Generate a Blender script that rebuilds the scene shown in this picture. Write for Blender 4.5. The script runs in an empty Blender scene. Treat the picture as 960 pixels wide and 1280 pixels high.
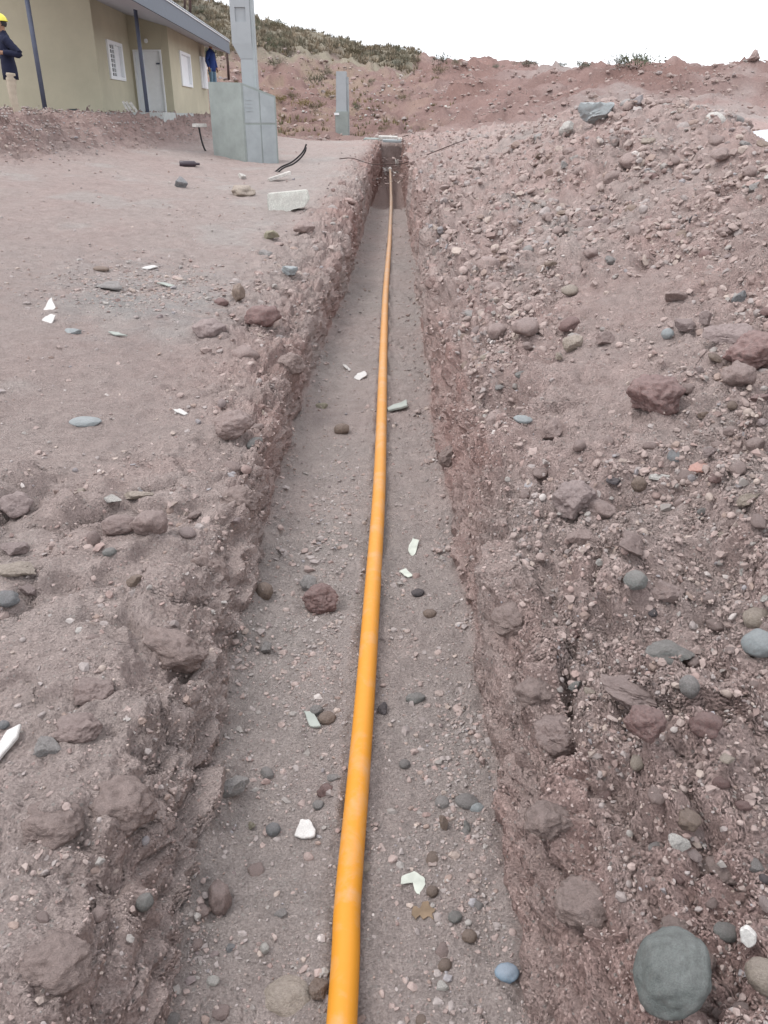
import bpy, bmesh, math, random
import numpy as np
from mathutils import Vector, Matrix

# ------------------------------------------------------------------ camera, sky, sun, exposure
DENOISE = True
C = bpy.context.scene.collection
SC = bpy.context.scene
PITCH = math.radians(25.7); EYE = 2.0; F = 1024.0; HALF_W = 480.0; HALF_H = 640.0
cam_data = bpy.data.cameras.new('camera')
cam_data.sensor_fit = 'VERTICAL'; cam_data.sensor_height = 36.0; cam_data.sensor_width = 36.0
cam_data.lens = 36.0 * F / 1280.0
cam_data.clip_start = 0.05; cam_data.clip_end = 2000.0
cam = bpy.data.objects.new('camera', cam_data); C.objects.link(cam)
cam.location = (0, 0, EYE); cam.rotation_euler = (math.pi / 2 - PITCH, 0, 0)
SC.camera = cam
world = bpy.data.worlds.new('World'); SC.world = world; world.use_nodes = True
wn = world.node_tree; wn.nodes.clear()
w_out = wn.nodes.new('ShaderNodeOutputWorld'); w_bg = wn.nodes.new('ShaderNodeBackground')
w_sky = wn.nodes.new('ShaderNodeTexSky'); w_sky.sky_type = 'NISHITA'; w_sky.sun_disc = False
SUN_EL = math.radians(52); SUN_ROT = math.radians(150)
w_sky.sun_elevation = SUN_EL; w_sky.sun_rotation = SUN_ROT
w_sky.air_density = 1.0; w_sky.dust_density = 4.0; w_sky.altitude = 600
w_hsv = wn.nodes.new('ShaderNodeHueSaturation'); w_hsv.inputs['Saturation'].default_value = 0.25
w_mix = wn.nodes.new('ShaderNodeMix'); w_mix.data_type = 'RGBA'; w_mix.inputs['Factor'].default_value = 0.75
w_mix.inputs['B'].default_value = (8.75, 9.0, 9.45, 1)          # the even cloud layer
wn.links.new(w_sky.outputs['Color'], w_hsv.inputs['Color'])
wn.links.new(w_hsv.outputs['Color'], w_mix.inputs['A'])
wn.links.new(w_mix.outputs['Result'], w_bg.inputs['Color'])
w_bg.inputs['Strength'].default_value = 0.115
wn.links.new(w_bg.outputs['Background'], w_out.inputs['Surface'])
sun_data = bpy.data.lights.new('sun', 'SUN'); sun_data.energy = 0.9; sun_data.angle = math.radians(25)
sun_data.color = (1.0, 0.97, 0.93)
sun = bpy.data.objects.new('sun', sun_data); C.objects.link(sun)
# light comes from the upper left, a little behind the camera
sd = Vector((-0.55, -0.10, 1.0)).normalized()
sun.rotation_euler = sd.to_track_quat('Z', 'Y').to_euler()
sun.location = (-20, -5, 40)
SUN_EL = math.asin(sd.z); w_sky.sun_elevation = SUN_EL; w_sky.sun_rotation = math.atan2(sd.x, sd.y)
vs = SC.view_settings
vs.view_transform = 'Standard'; vs.look = 'None'; vs.exposure = 0.90; vs.gamma = 1.0; vs.use_curve_mapping = False
SC.cycles.max_bounces = 5; SC.cycles.diffuse_bounces = 3; SC.cycles.use_denoising = DENOISE

rng = np.random.default_rng(11)
random.seed(5)
cP, sP = math.cos(PITCH), math.sin(PITCH)

# ------------------------------------------------------------------ small maths helpers
def project(P):
    """world points (n,3) -> picture coordinates at 960x1280 and depth"""
    P = np.asarray(P, float); y = P[..., 1]; dz = P[..., 2] - EYE
    z = y * cP - dz * sP
    v = (dz * cP + y * sP)
    z_ = np.where(z > 0.05, z, 0.05)
    return HALF_W + F * P[..., 0] / z_, HALF_H - F * v / z_, z

def at(px, py, Y):
    """the point on the sight line through a photo pixel at the distance Y ahead"""
    u = (px - HALF_W) / F; v = (HALF_H - py) / F
    dy = cP + v * sP; dz = -sP + v * cP
    t = Y / dy
    return Vector((u * t, Y, EYE + dz * t))

def at_h(px, py, h):
    u = (px - HALF_W) / F; v = (HALF_H - py) / F
    dy = cP + v * sP; dz = -sP + v * cP
    t = (h - EYE) / dz
    return Vector((u * t, dy * t, h))

def on_plane(px, py, a, b):
    """meets the upright plane X = a + b*Y"""
    u = (px - HALF_W) / F; v = (HALF_H - py) / F
    dy = cP + v * sP; dz = -sP + v * cP
    t = a / (u - b * dy)
    return Vector((u * t, dy * t, EYE + dz * t))

def ip(x, xs, ys): return np.interp(x, xs, ys)
def smooth(a, b, x):
    t = np.clip((x - a) / (b - a), 0, 1); return t * t * (3 - 2 * t)

_perm = np.random.default_rng(3).permutation(256).astype(np.int64)
_perm = np.concatenate([_perm, _perm, _perm])
_g = np.random.default_rng(4).normal(size=(256, 3)); _g /= np.linalg.norm(_g, axis=1)[:, None]; _g = _g.astype(np.float32)
def noise3(x, y, z):
    xi = np.floor(x).astype(np.int64); yi = np.floor(y).astype(np.int64); zi = np.floor(z).astype(np.int64)
    xf = (x - xi).astype(np.float32); yf = (y - yi).astype(np.float32); zf = (z - zi).astype(np.float32)
    u = xf * xf * xf * (xf * (xf * 6 - 15) + 10); v = yf * yf * yf * (yf * (yf * 6 - 15) + 10); w = zf * zf * zf * (zf * (zf * 6 - 15) + 10)
    xi &= 255; yi &= 255; zi &= 255
    def gr(ix, iy, iz, dx, dy, dz):
        g = _g[_perm[_perm[_perm[(xi + ix) & 255] + ((yi + iy) & 255)] + ((zi + iz) & 255)]]
        return g[..., 0] * dx + g[..., 1] * dy + g[..., 2] * dz
    n00 = gr(0, 0, 0, xf, yf, zf) * (1 - u) + gr(1, 0, 0, xf - 1, yf, zf) * u
    n10 = gr(0, 1, 0, xf, yf - 1, zf) * (1 - u) + gr(1, 1, 0, xf - 1, yf - 1, zf) * u
    n01 = gr(0, 0, 1, xf, yf, zf - 1) * (1 - u) + gr(1, 0, 1, xf - 1, yf, zf - 1) * u
    n11 = gr(0, 1, 1, xf, yf - 1, zf - 1) * (1 - u) + gr(1, 1, 1, xf - 1, yf - 1, zf - 1) * u
    return ((n00 * (1 - v) + n10 * v) * (1 - w) + (n01 * (1 - v) + n11 * v) * w) * 1.7
def fbm(x, y, z, o=4, gain=0.5):
    s = 0; a = 1; f = 1; t = 0
    for k in range(o):
        s = s + a * noise3(x * f + 17.3 * k, y * f + 5.1 * k, z * f + 9.7 * k); t += a; a *= gain; f *= 2.03
    return s / t
def worley(x, y, z, jitter=0.9):
    """distance to nearest cell point, second nearest, and a random number per cell"""
    xi = np.floor(x).astype(np.int64); yi = np.floor(y).astype(np.int64); zi = np.floor(z).astype(np.int64)
    d1 = np.full(x.shape, 9., np.float32); d2 = np.full(x.shape, 9., np.float32); idn = np.zeros(x.shape, np.float32)
    for a in (-1, 0, 1):
        for b in (-1, 0, 1):
            for c in (-1, 0, 1):
                cx, cy, cz = xi + a, yi + b, zi + c
                h = _perm[_perm[_perm[cx & 255] + (cy & 255)] + (cz & 255)]
                h2 = _perm[h + 57]; h3 = _perm[h2 + 91]
                px = cx + 0.5 + jitter * (h / 255. - .5); py = cy + 0.5 + jitter * (h2 / 255. - .5); pz = cz + 0.5 + jitter * (h3 / 255. - .5)
                d = np.sqrt((px - x) ** 2 + (py - y) ** 2 + (pz - z) ** 2).astype(np.float32)
                m = d < d1
                d2 = np.where(m, d1, np.minimum(d2, d)); idn = np.where(m, _perm[h3 + 33] / 255., idn); d1 = np.where(m, d, d1)
    return d1, d2, idn

# ------------------------------------------------------------------ materials
MATS = {}
def new_mat(name):
    m = bpy.data.materials.new(name); m.use_nodes = True
    nt = m.node_tree; b = nt.nodes['Principled BSDF']
    return m, nt, b
def n(nt, kind, **kw):
    nd = nt.nodes.new(kind)
    for k, v in kw.items():
        if k in nd.inputs: nd.inputs[k].default_value = v
        else: setattr(nd, k, v)
    return nd
def simple(name, col, rough=0.7, var=0.15, scale=8.0, bump=0.0, bscale=60.0, metal=0.0, obj_var=0.0, spec=0.3, dust=0.0):
    if name in MATS: return MATS[name]
    m, nt, b = new_mat(name)
    tc = n(nt, 'ShaderNodeTexCoord')
    nz = n(nt, 'ShaderNodeTexNoise', Scale=scale, Detail=6.0, Roughness=0.65)
    nt.links.new(tc.outputs['Object'], nz.inputs['Vector'])
    mx = n(nt, 'ShaderNodeMix', data_type='RGBA')
    mx.inputs['A'].default_value = (*[c * (1 - var) for c in col], 1)
    mx.inputs['B'].default_value = (*[min(1, c * (1 + var)) for c in col], 1)
    rp = n(nt, 'ShaderNodeMapRange'); rp.inputs['From Min'].default_value = 0.3; rp.inputs['From Max'].default_value = 0.7
    nt.links.new(nz.outputs['Fac'], rp.inputs['Value']); nt.links.new(rp.outputs['Result'], mx.inputs['Factor'])
    last = mx.outputs['Result']
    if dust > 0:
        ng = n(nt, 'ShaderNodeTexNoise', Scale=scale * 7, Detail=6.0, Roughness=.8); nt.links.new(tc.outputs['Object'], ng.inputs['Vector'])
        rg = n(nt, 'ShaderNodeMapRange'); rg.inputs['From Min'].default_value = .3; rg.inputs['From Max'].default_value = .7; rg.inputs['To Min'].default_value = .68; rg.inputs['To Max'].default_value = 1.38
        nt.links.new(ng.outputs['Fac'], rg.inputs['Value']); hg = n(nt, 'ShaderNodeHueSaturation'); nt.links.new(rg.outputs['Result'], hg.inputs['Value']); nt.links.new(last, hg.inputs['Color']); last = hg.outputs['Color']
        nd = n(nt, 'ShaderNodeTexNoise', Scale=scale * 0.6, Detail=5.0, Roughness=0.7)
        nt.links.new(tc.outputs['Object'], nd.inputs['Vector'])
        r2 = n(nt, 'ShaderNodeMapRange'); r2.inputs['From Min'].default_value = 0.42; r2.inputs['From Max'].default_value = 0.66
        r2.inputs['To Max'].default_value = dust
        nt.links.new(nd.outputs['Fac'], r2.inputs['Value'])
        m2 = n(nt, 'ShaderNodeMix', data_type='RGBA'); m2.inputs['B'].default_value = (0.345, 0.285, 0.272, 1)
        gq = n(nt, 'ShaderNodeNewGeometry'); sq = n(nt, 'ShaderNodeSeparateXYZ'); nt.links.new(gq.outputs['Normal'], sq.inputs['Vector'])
        r4 = n(nt, 'ShaderNodeMapRange'); r4.inputs['From Min'].default_value = .1; r4.inputs['From Max'].default_value = .95; r4.inputs['To Max'].default_value = dust * .75; nt.links.new(sq.outputs['Z'], r4.inputs['Value'])  # upward faces also take the paler mix, by their normal
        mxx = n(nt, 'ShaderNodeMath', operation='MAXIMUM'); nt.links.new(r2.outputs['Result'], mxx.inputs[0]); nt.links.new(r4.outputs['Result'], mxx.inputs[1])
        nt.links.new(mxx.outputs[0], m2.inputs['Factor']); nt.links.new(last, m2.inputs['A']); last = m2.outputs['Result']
    if obj_var > 0:
        oi = n(nt, 'ShaderNodeObjectInfo'); hs = n(nt, 'ShaderNodeHueSaturation')
        r3 = n(nt, 'ShaderNodeMapRange'); r3.inputs['To Min'].default_value = 1 - obj_var; r3.inputs['To Max'].default_value = 1 + obj_var
        nt.links.new(oi.outputs['Random'], r3.inputs['Value']); nt.links.new(r3.outputs['Result'], hs.inputs['Value'])
        nt.links.new(last, hs.inputs['Color']); last = hs.outputs['Color']
    nt.links.new(last, b.inputs['Base Color'])
    b.inputs['Roughness'].default_value = rough; b.inputs['Metallic'].default_value = metal
    b.inputs['Specular IOR Level'].default_value = spec
    if bump > 0:
        nb = n(nt, 'ShaderNodeTexNoise', Scale=bscale, Detail=5.0, Roughness=0.7)
        nt.links.new(tc.outputs['Object'], nb.inputs['Vector'])
        bp = n(nt, 'ShaderNodeBump', Strength=0.8, Distance=bump)
        nt.links.new(nb.outputs['Fac'], bp.inputs['Height']); nt.links.new(bp.outputs['Normal'], b.inputs['Normal'])
    MATS[name] = m
    return m

def earth_material(name, attr='tint'):
    m, nt, b = new_mat(name)
    at_ = n(nt, 'ShaderNodeAttribute', attribute_name=attr)
    geo = n(nt, 'ShaderNodeNewGeometry')
    n1 = n(nt, 'ShaderNodeTexNoise', Scale=9.0, Detail=9.0, Roughness=0.72)
    n2 = n(nt, 'ShaderNodeTexNoise', Scale=120.0, Detail=6.0, Roughness=0.75)
    v1 = n(nt, 'ShaderNodeTexVoronoi', Scale=95.0)
    for q in (n1, n2, v1): nt.links.new(geo.outputs['Position'], q.inputs['Vector'])
    r1 = n(nt, 'ShaderNodeMapRange'); r1.inputs['From Min'].default_value = .3; r1.inputs['From Max'].default_value = .7
    r1.inputs['To Min'].default_value = .80; r1.inputs['To Max'].default_value = 1.20
    r2 = n(nt, 'ShaderNodeMapRange'); r2.inputs['From Min'].default_value = .3; r2.inputs['From Max'].default_value = .7
    r2.inputs['To Min'].default_value = .70; r2.inputs['To Max'].default_value = 1.34
    nt.links.new(n1.outputs['Fac'], r1.inputs['Value']); nt.links.new(n2.outputs['Fac'], r2.inputs['Value'])
    mu = n(nt, 'ShaderNodeMath', operation='MULTIPLY'); nt.links.new(r1.outputs['Result'], mu.inputs[0]); nt.links.new(r2.outputs['Result'], mu.inputs[1])
    hs = n(nt, 'ShaderNodeHueSaturation'); nt.links.new(at_.outputs['Color'], hs.inputs['Color']); nt.links.new(mu.outputs[0], hs.inputs['Value'])
    # single grains: some grey, some pale
    v2 = n(nt, 'ShaderNodeTexVoronoi', Scale=70.0); nt.links.new(geo.outputs['Position'], v2.inputs['Vector'])
    cr = n(nt, 'ShaderNodeValToRGB'); cr.color_ramp.elements[0].position = .0; cr.color_ramp.elements[0].color = (.20, .17, .165, 1)
    cr.color_ramp.elements[1].position = 1.0; cr.color_ramp.elements[1].color = (.50, .47, .44, 1)
    sp = n(nt, 'ShaderNodeSeparateColor'); nt.links.new(v2.outputs['Color'], sp.inputs['Color'])
    nt.links.new(sp.outputs['Red'], cr.inputs['Fac'])
    gt = n(nt, 'ShaderNodeMath', operation='GREATER_THAN'); gt.inputs[1].default_value = .80; nt.links.new(sp.outputs['Green'], gt.inputs[0])
    lt = n(nt, 'ShaderNodeMath', operation='LESS_THAN'); lt.inputs[1].default_value = .34; nt.links.new(v2.outputs['Distance'], lt.inputs[0])
    mm = n(nt, 'ShaderNodeMath', operation='MULTIPLY'); nt.links.new(gt.outputs[0], mm.inputs[0]); nt.links.new(lt.outputs[0], mm.inputs[1])
    mf = n(nt, 'ShaderNodeMath', operation='MULTIPLY'); mf.inputs[1].default_value = .65; nt.links.new(mm.outputs[0], mf.inputs[0])
    mx = n(nt, 'ShaderNodeMix', data_type='RGBA'); nt.links.new(mf.outputs[0], mx.inputs['Factor'])
    nt.links.new(hs.outputs['Color'], mx.inputs['A']); nt.links.new(cr.outputs['Color'], mx.inputs['B'])
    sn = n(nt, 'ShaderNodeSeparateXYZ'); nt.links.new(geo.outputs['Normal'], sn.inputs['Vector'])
    ru = n(nt, 'ShaderNodeMapRange'); ru.inputs['From Min'].default_value = .45; ru.inputs['From Max'].default_value = .98; ru.inputs['To Max'].default_value = .20; nt.links.new(sn.outputs['Z'], ru.inputs['Value'])  # upward soil faces mixed paler than steep ones
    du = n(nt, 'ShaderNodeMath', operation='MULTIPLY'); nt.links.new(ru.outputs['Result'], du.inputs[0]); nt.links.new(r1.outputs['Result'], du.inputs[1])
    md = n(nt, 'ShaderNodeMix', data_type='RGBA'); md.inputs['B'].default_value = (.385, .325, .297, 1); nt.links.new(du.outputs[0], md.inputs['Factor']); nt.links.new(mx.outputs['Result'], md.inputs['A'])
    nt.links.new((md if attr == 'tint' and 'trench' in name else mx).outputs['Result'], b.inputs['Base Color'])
    b.inputs['Roughness'].default_value = .95; b.inputs['Specular IOR Level'].default_value = .15
    # fine relief
    n3 = n(nt, 'ShaderNodeTexNoise', Scale=26.0, Detail=9.0, Roughness=0.78); nt.links.new(geo.outputs['Position'], n3.inputs['Vector'])
    b1 = n(nt, 'ShaderNodeBump', Strength=1.0, Distance=.05); nt.links.new(n3.outputs['Fac'], b1.inputs['Height'])
    b2 = n(nt, 'ShaderNodeBump', Strength=.8, Distance=.006); b2.invert = True
    nt.links.new(v1.outputs['Distance'], b2.inputs['Height']); nt.links.new(b1.outputs['Normal'], b2.inputs['Normal'])
    nt.links.new(b2.outputs['Normal'], b.inputs['Normal'])
    MATS[name] = m
    return m

# ------------------------------------------------------------------ the lie of the land
FL_Y = [0, 2.2, 3.3, 4.7, 6.8, 10.9, 20, 22, 32]
def floor_left(Y):  return ip(Y, FL_Y, [-.58, -.58, -.61, -.63, -.58, -.46, -.36, -.34, -.10])
def floor_right(Y): return ip(Y, FL_Y, [.35, .36, .36, .37, .39, .45, .53, .56, .62])
def floor_h(Y):     return ip(Y, [0, 21.0, 22.2, 32], [0, 0, -.16, .0])
TRENCH_END = 32.2

def hillside(X, Y):
    """the rising ground behind the works, by direction and distance"""
    R = np.maximum(Y, 3.0)
    t = X / R                        # direction
    cols = [-1.2, -.53, -.42, -.30, -.175, -.055, .022, .088, .19, .30, .42, .53, 1.2]
    D = np.array([
        [30, 45, 70, 95, 122, 170], [30, 45, 70, 95, 122, 170], [30, 45, 70, 95, 122, 170], [30, 45, 68, 92, 122, 170],
        [34, 48, 62, 80, 122, 170], [38, 55, 75, 95, 122, 170], [34, 55, 75, 92, 122, 170], [32, 50, 68, 85, 110, 170],
        [28, 42, 58, 70, 100, 170], [25, 38, 50, 60, 100, 170], [24, 34, 43, 52, 100, 170], [24, 32, 39, 48, 100, 170], [24, 32, 39, 48, 100, 170]], float)
    YP = np.array([   # height as it shows: photo rows
        [140, 120, 60, 10, -60, -30], [140, 120, 60, 10, -60, -30], [140, 120, 60, 10, -60, -30], [150, 128, 92, 40, -28, -10],
        [172, 150, 108, 68, 8, 30], [178, 152, 105, 66, 50, 70], [177, 150, 108, 84, 69, 84], [175, 140, 104, 80, 86, 100],
        [172, 132, 98, 81, 92, 105], [170, 128, 98, 84, 96, 110], [174, 148, 106, 78, 95, 110], [174, 150, 112, 78, 95, 110], [174, 150, 112, 78, 95, 110]], float)
    v = (HALF_H - YP) / F
    Hh = EYE + D * (-sP + v * cP) / (cP + v * sP)
    out = np.zeros(np.broadcast(X, Y).shape)
    ci = np.clip(np.searchsorted(cols, t.ravel(), side='right') - 1, 0, len(cols) - 2)
    cw = np.clip((t.ravel() - np.array(cols)[ci]) / (np.array(cols)[ci + 1] - np.array(cols)[ci]), 0, 1)
    r = np.broadcast_to(R, out.shape).ravel(); res = np.zeros(r.shape)
    for c in range(len(cols) - 1):
        m = ci == c
        if not m.any(): continue
        a = np.interp(r[m], D[c], Hh[c]); b_ = np.interp(r[m], D[c + 1], Hh[c + 1])
        res[m] = a * (1 - cw[m]) + b_ * cw[m]
    return res.reshape(out.shape)

def ground(X, Y):
    """height of the ground outside the trench"""
    X = np.asarray(X, float); Y = np.asarray(Y, float); X, Y = np.broadcast_arrays(X, Y)
    # left side: trodden ground rising to the back and to the left
    gl = ip(Y, [0, 1.5, 3.2, 4.0, 8, 13, 19, 32, 45], [.34, .34, .34, .36, .50, .76, .97, 1.25, 1.2])
    cross = .115 * np.clip(-X - 1.3, 0, 7) * ip(Y, [0, 3, 6, 40], [.9, .6, .9, .9]); fz = smooth(11, 18, Y)
    cross = cross * (1 - fz) + .135 * np.clip(-X - 2.9, 0, 7) * fz
    gl = gl + cross - .04 * smooth(.6, 1.6, -X) * (1 - smooth(3.2, 4.2, Y))
    foot = ip(Y, [11, 13, 14, 17, 20.5, 24, 40], [-11, -8.2, -6.6, -6.0, -5.45, -5.1, -4.9])
    m = smooth(0, 1.25, foot - X + .25 * noise3(X * .7, Y * .7, X * 0 + 3.3))
    terr = 2.0 + .17 * np.exp(-((X + 7.3) / 1.3) ** 2 - ((Y - 15.6) / 1.5) ** 2)
    gl = gl * (1 - m) + np.maximum(terr, gl) * m
    # right side: spoil heap
    gr = ip(Y, [0, 2, 4, 6, 9, 13, 20, 32, 45], [.42, .43, .47, .56, .72, .9, 1.05, 1.3, 1.4])
    d = np.clip(X - .52, 0, 20)
    d = d + .18 * noise3(X * .45, Y * .45, X * 0 + 8.8) * smooth(.3, 1.5, d)
    sh = ip(d, [0, .4, .9, 1.4, 1.9, 2.5, 3.0, 3.7, 5.0, 7.0, 12], [0, .20, .42, .60, .95, 1.27, 1.37, 1.1, .45, .2, .0])
    am = ip(Y, [0, 3, 5, 6.5, 8, 10, 12, 15, 20, 30, 36], [.9, .92, .9, .80, .74, .88, .99, .85, .5, .35, .0])
    gr = gr + sh * am
    s = smooth(-.3, .5, X)
    g = gl * (1 - s) + gr * s
    hs = hillside(X, Y)
    tt = X / np.maximum(Y, 3)
    y0 = ip(tt, [-.5, -.3, -.17, 0, .1, .3, .5], [38, 38, 33, 31, 26, 20, 18]); k = smooth(0, 1, (Y - y0) / ip(tt, [-.5, 0, .5], [8, 7, 8]))
    g = g * (1 - k) + hs * k
    return g

# ------------------------------------------------------------------ mesh helpers
def mesh_np(name, V, Fa, mat=None, parent=None, smooth_=True, link=True, mats=None, midx=None):
    """Fa: array (m,3) or (m,4)"""
    me = bpy.data.meshes.new(name)
    V = np.asarray(V, np.float32); Fa = np.asarray(Fa, np.int32); k = Fa.shape[1]
    me.vertices.add(len(V)); me.vertices.foreach_set('co', V.ravel())
    me.loops.add(Fa.size); me.loops.foreach_set('vertex_index', Fa.ravel())
    me.polygons.add(len(Fa)); me.polygons.foreach_set('loop_start', np.arange(0, Fa.size, k, dtype=np.int32))
    try: me.polygons.foreach_set('loop_total', np.full(len(Fa), k, np.int32))
    except Exception: pass
    me.polygons.foreach_set('use_smooth', np.full(len(Fa), bool(smooth_)))
    if midx is not None: me.polygons.foreach_set('material_index', np.asarray(midx, np.int32))
    me.update(calc_edges=True)
    if mats:
        for q in mats: me.materials.append(q)
    elif mat: me.materials.append(mat)
    o = bpy.data.objects.new(name, me)
    if link: C.objects.link(o)
    if parent: o.parent = parent
    return o
def set_color(o, col, name='tint'):
    a = o.data.color_attributes.new(name, 'FLOAT_COLOR', 'POINT')
    c = np.ones((len(o.data.vertices), 4), np.float32); c[:, :3] = col
    a.data.foreach_set('color', c.ravel())
def grid_faces(nr, nc):
    i = np.arange(nr * nc).reshape(nr, nc)
    return np.stack([i[:-1, :-1], i[:-1, 1:], i[1:, 1:], i[1:, :-1]], -1).reshape(-1, 4)
def tag(o, label=None, cat=None, group=None, kind=None):
    if label: o['label'] = label
    if cat: o['category'] = cat
    if group: o['group'] = group
    if kind: o['kind'] = kind
    return o
def empty(name, loc, rz=0.0):
    e = bpy.data.objects.new(name, None); C.objects.link(e); e.location = loc; e.rotation_euler = (0, 0, rz); e.empty_display_size = .2
    return e

# ------------------------------------------------------------------ terrain colours (what the soil itself is)
DUST = np.array([.384, .318, .298]); CLAY = np.array([.350, .243, .224]); GREY = np.array([.345, .315, .300])
RED = np.array([.240, .142, .122]); DRY = np.array([.235, .185, .130]); SCRUB = np.array([.150, .130, .098])
def soil_tint(X, Y, Z, wall, heap, floor):
    """wall/heap/floor: 0..1 masks"""
    a = fbm(X * .55, Y * .45, Z * .8, 4); b = fbm(X * 2.3 + 9, Y * 2.0, Z * 2.5, 4); c = fbm(X * .9 + 31, Y * .7, Z, 3)
    w = np.clip(.36 + .9 * a + .35 * b, 0, 1)[..., None]
    flat = DUST * (1 - .55 * w) + CLAY * .55 * w
    g = (smooth(.10, .42, c + .3 * b) * .65)[..., None]
    flat = flat * (1 - g) + GREY * 1.12 * g
    wh = np.clip(.50 + .8 * a + .5 * b, 0, 1)[..., None]
    hp = (DUST * 1.0) * (1 - wh) + CLAY * 1.12 * wh
    g2 = (smooth(.15, .5, c - .2 * b) * .6)[..., None]; hp = hp * (1 - g2) + GREY * g2
    WR = np.array([.365, .232, .208]); wl = (DUST * .96) * (1 - wh) + WR * wh
    fl = (GREY * .55 + DUST * .42) * (1 - .5 * w) + CLAY * 1.22 * .5 * w
    out = flat * (1 - heap[..., None]) + hp * heap[..., None]
    out = out * (1 - wall[..., None]) + wl * wall[..., None]
    out = out * (1 - floor[..., None]) + fl * floor[..., None]
    return out * (1 + .10 * b[..., None])

# ------------------------------------------------------------------ near ground with the trench cut in it
def build_near():
    Yr = np.concatenate([np.linspace(-1.6, .82, 24), .86 * (34.5 / .86) ** (np.arange(860) / 859.)])
    nr = len(Yr)
    # columns per stretch of the cross-section
    a = 1 - (np.linspace(1, 0, 190)) ** .62            # dense toward the rim
    s1 = np.linspace(0, 1, 190); s2 = np.linspace(0, 1, 75); s3 = np.linspace(0, 1, 50); s4 = np.linspace(0, 1, 140)
    s5 = np.linspace(0, 1, 58); s6 = np.linspace(0, 1, 48); s7 = np.linspace(0, 1, 260)
    Y = Yr[:, None]
    wob = lambda k, s=1.0: .055 * s * noise3(Yr * 1.1, Yr * 0 + k, Yr * 0)[:, None] + .022 * s * noise3(Yr * 4.7, Yr * 0 + k + 5, Yr * 0)[:, None]
    endk = smooth(TRENCH_END - .5, TRENCH_END, Y)       # the trench closes
    fl = floor_left(Yr)[:, None] + wob(1.5); fr = floor_right(Yr)[:, None] + wob(7.5)
    fh = floor_h(Yr)[:, None]
    rimL = ip(Yr, [0, 2, 3, 4.2, 5, 6.5, 8, 11, 14, 20, 32], [-.90, -.90, -.88, -.78, -.92, -1.22, -1.26, -1.06, -.90, -.76, -.45])[:, None] + 2.0 * wob(12.2)
    rimR = fr + ip(Yr, [0, 3, 6, 12, 32], [.17, .16, .15, .15, .13])[:, None] + 1.3 * wob(21.4)
    hL = ground(rimL, Y); hR = ground(rimR, Y)
    wfL = ip(Yr, [0, 3, 4.2, 5.5, 8, 14, 32], [.74, .76, .88, .80, .82, .86, .92])[:, None] + 1.2 * wob(31.)
    wfR = ip(Yr, [0, 3, 6, 14, 32], [.80, .80, .82, .86, .9])[:, None] + 1.2 * wob(41.)
    wl = fl - ip(Yr, [0, 3, 6, 32], [.09, .07, .06, .05])[:, None]; wr = fr + .07
    hwl = fh + (hL - fh) * np.clip(wfL, .3, .97); hwr = fh + (hR - fh) * np.clip(wfR, .3, .97)
    XL, XR = -10.5, 10.5
    p1 = 1 - (1 - s1) ** 1.0
    x1 = rimL + (XL - rimL) * ((1 - s1) ** 2.1); z1 = ground(x1, Y + 0 * x1)
    x7 = rimR + (XR - rimR) * (s7 ** 1.75); z7 = ground(x7, Y + 0 * x7)
    e = s2 ** 1.15; x2 = rimL + (wl - rimL) * e; z2 = hL + (hwl - hL) * (s2 ** 1.7)
    x3 = wl + (fl - wl) * s3; z3 = hwl + (fh + .05 - hwl) * s3
    x4 = fl + (fr - fl) * s4; z4 = fh + 0 * s4 + .05 * (np.abs(2 * s4 - 1) ** 5)
    x5 = fr + (wr - fr) * s5; z5 = fh + .05 + (hwr - fh - .05) * s5
    e6 = s6 ** .85; x6 = wr + (rimR - wr) * e6; z6 = hwr + (hR - hwr) * (1 - (1 - s6) ** 1.8)
    X = np.concatenate([x1[:, :-1], x2[:, :-1], x3[:, :-1], x4[:, :-1], x5[:, :-1], x6[:, :-1], x7], 1)
    Z = np.concatenate([z1[:, :-1], z2[:, :-1], z3[:, :-1], z4[:, :-1], z5[:, :-1], z6[:, :-1], z7], 1)
    cut = [189, 189 + 74, 189 + 74 + 49, 189 + 74 + 49 + 139, 189 + 74 + 49 + 139 + 57, 189 + 74 + 49 + 139 + 57 + 47]
    nc = X.shape[1]; Yg = np.broadcast_to(Y, X.shape).copy()
    # close the trench at its end
    G = ground(X, Yg); Z = Z * (1 - endk) + G * endk
    # soften the section corners a little
    for _ in range(7):
        Z[:, 1:-1] = .25 * Z[:, :-2] + .5 * Z[:, 1:-1] + .25 * Z[:, 2:]
        X[:, 1:-1] = .25 * X[:, :-2] + .5 * X[:, 1:-1] + .25 * X[:, 2:]
    col = np.arange(nc)[None, :]
    sm = lambda a, b, c=col: smooth(a, b, c.astype(float))
    wall = sm(cut[0] + 10, cut[1] - 5) * (1 - sm(cut[2] - 4, cut[2] + 8)) + sm(cut[3] - 8, cut[3] + 4) * (1 - sm(cut[5] - 10, cut[5] + 12))
    floor = sm(cut[2] - 4, cut[2] + 8) * (1 - sm(cut[3] - 8, cut[3] + 4))
    lip = sm(cut[0] - 60, cut[0]) * (1 - sm(cut[1] - 6, cut[1] + 8)) + 0 * Yg
    heap = sm(cut[4], cut[5] + 15) + 0 * Yg
    lip = np.maximum(lip, .75 * sm(cut[4] - 8, cut[4] + 18) * (1 - sm(cut[5] + 20, cut[5] + 60)))
    wall = wall * (1 - endk) + 0 * Yg; floor = floor * (1 - endk) + 0 * Yg
    # near left: broken clods; further left: trodden flat
    rough_l = (1 - smooth(3.5, 4.3, Yg + .35 * noise3(Yg * 0 + X * 1.2, Yg * 0, Yg * 0))) * (X < .0)
    mound = smooth(0, 1.5, ip(Yg, [11, 13, 14, 17, 20.5, 24, 40], [-11, -8.2, -6.6, -6.0, -5.45, -5.1, -4.9]) - X + .6) * (Yg > 12)
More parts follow.
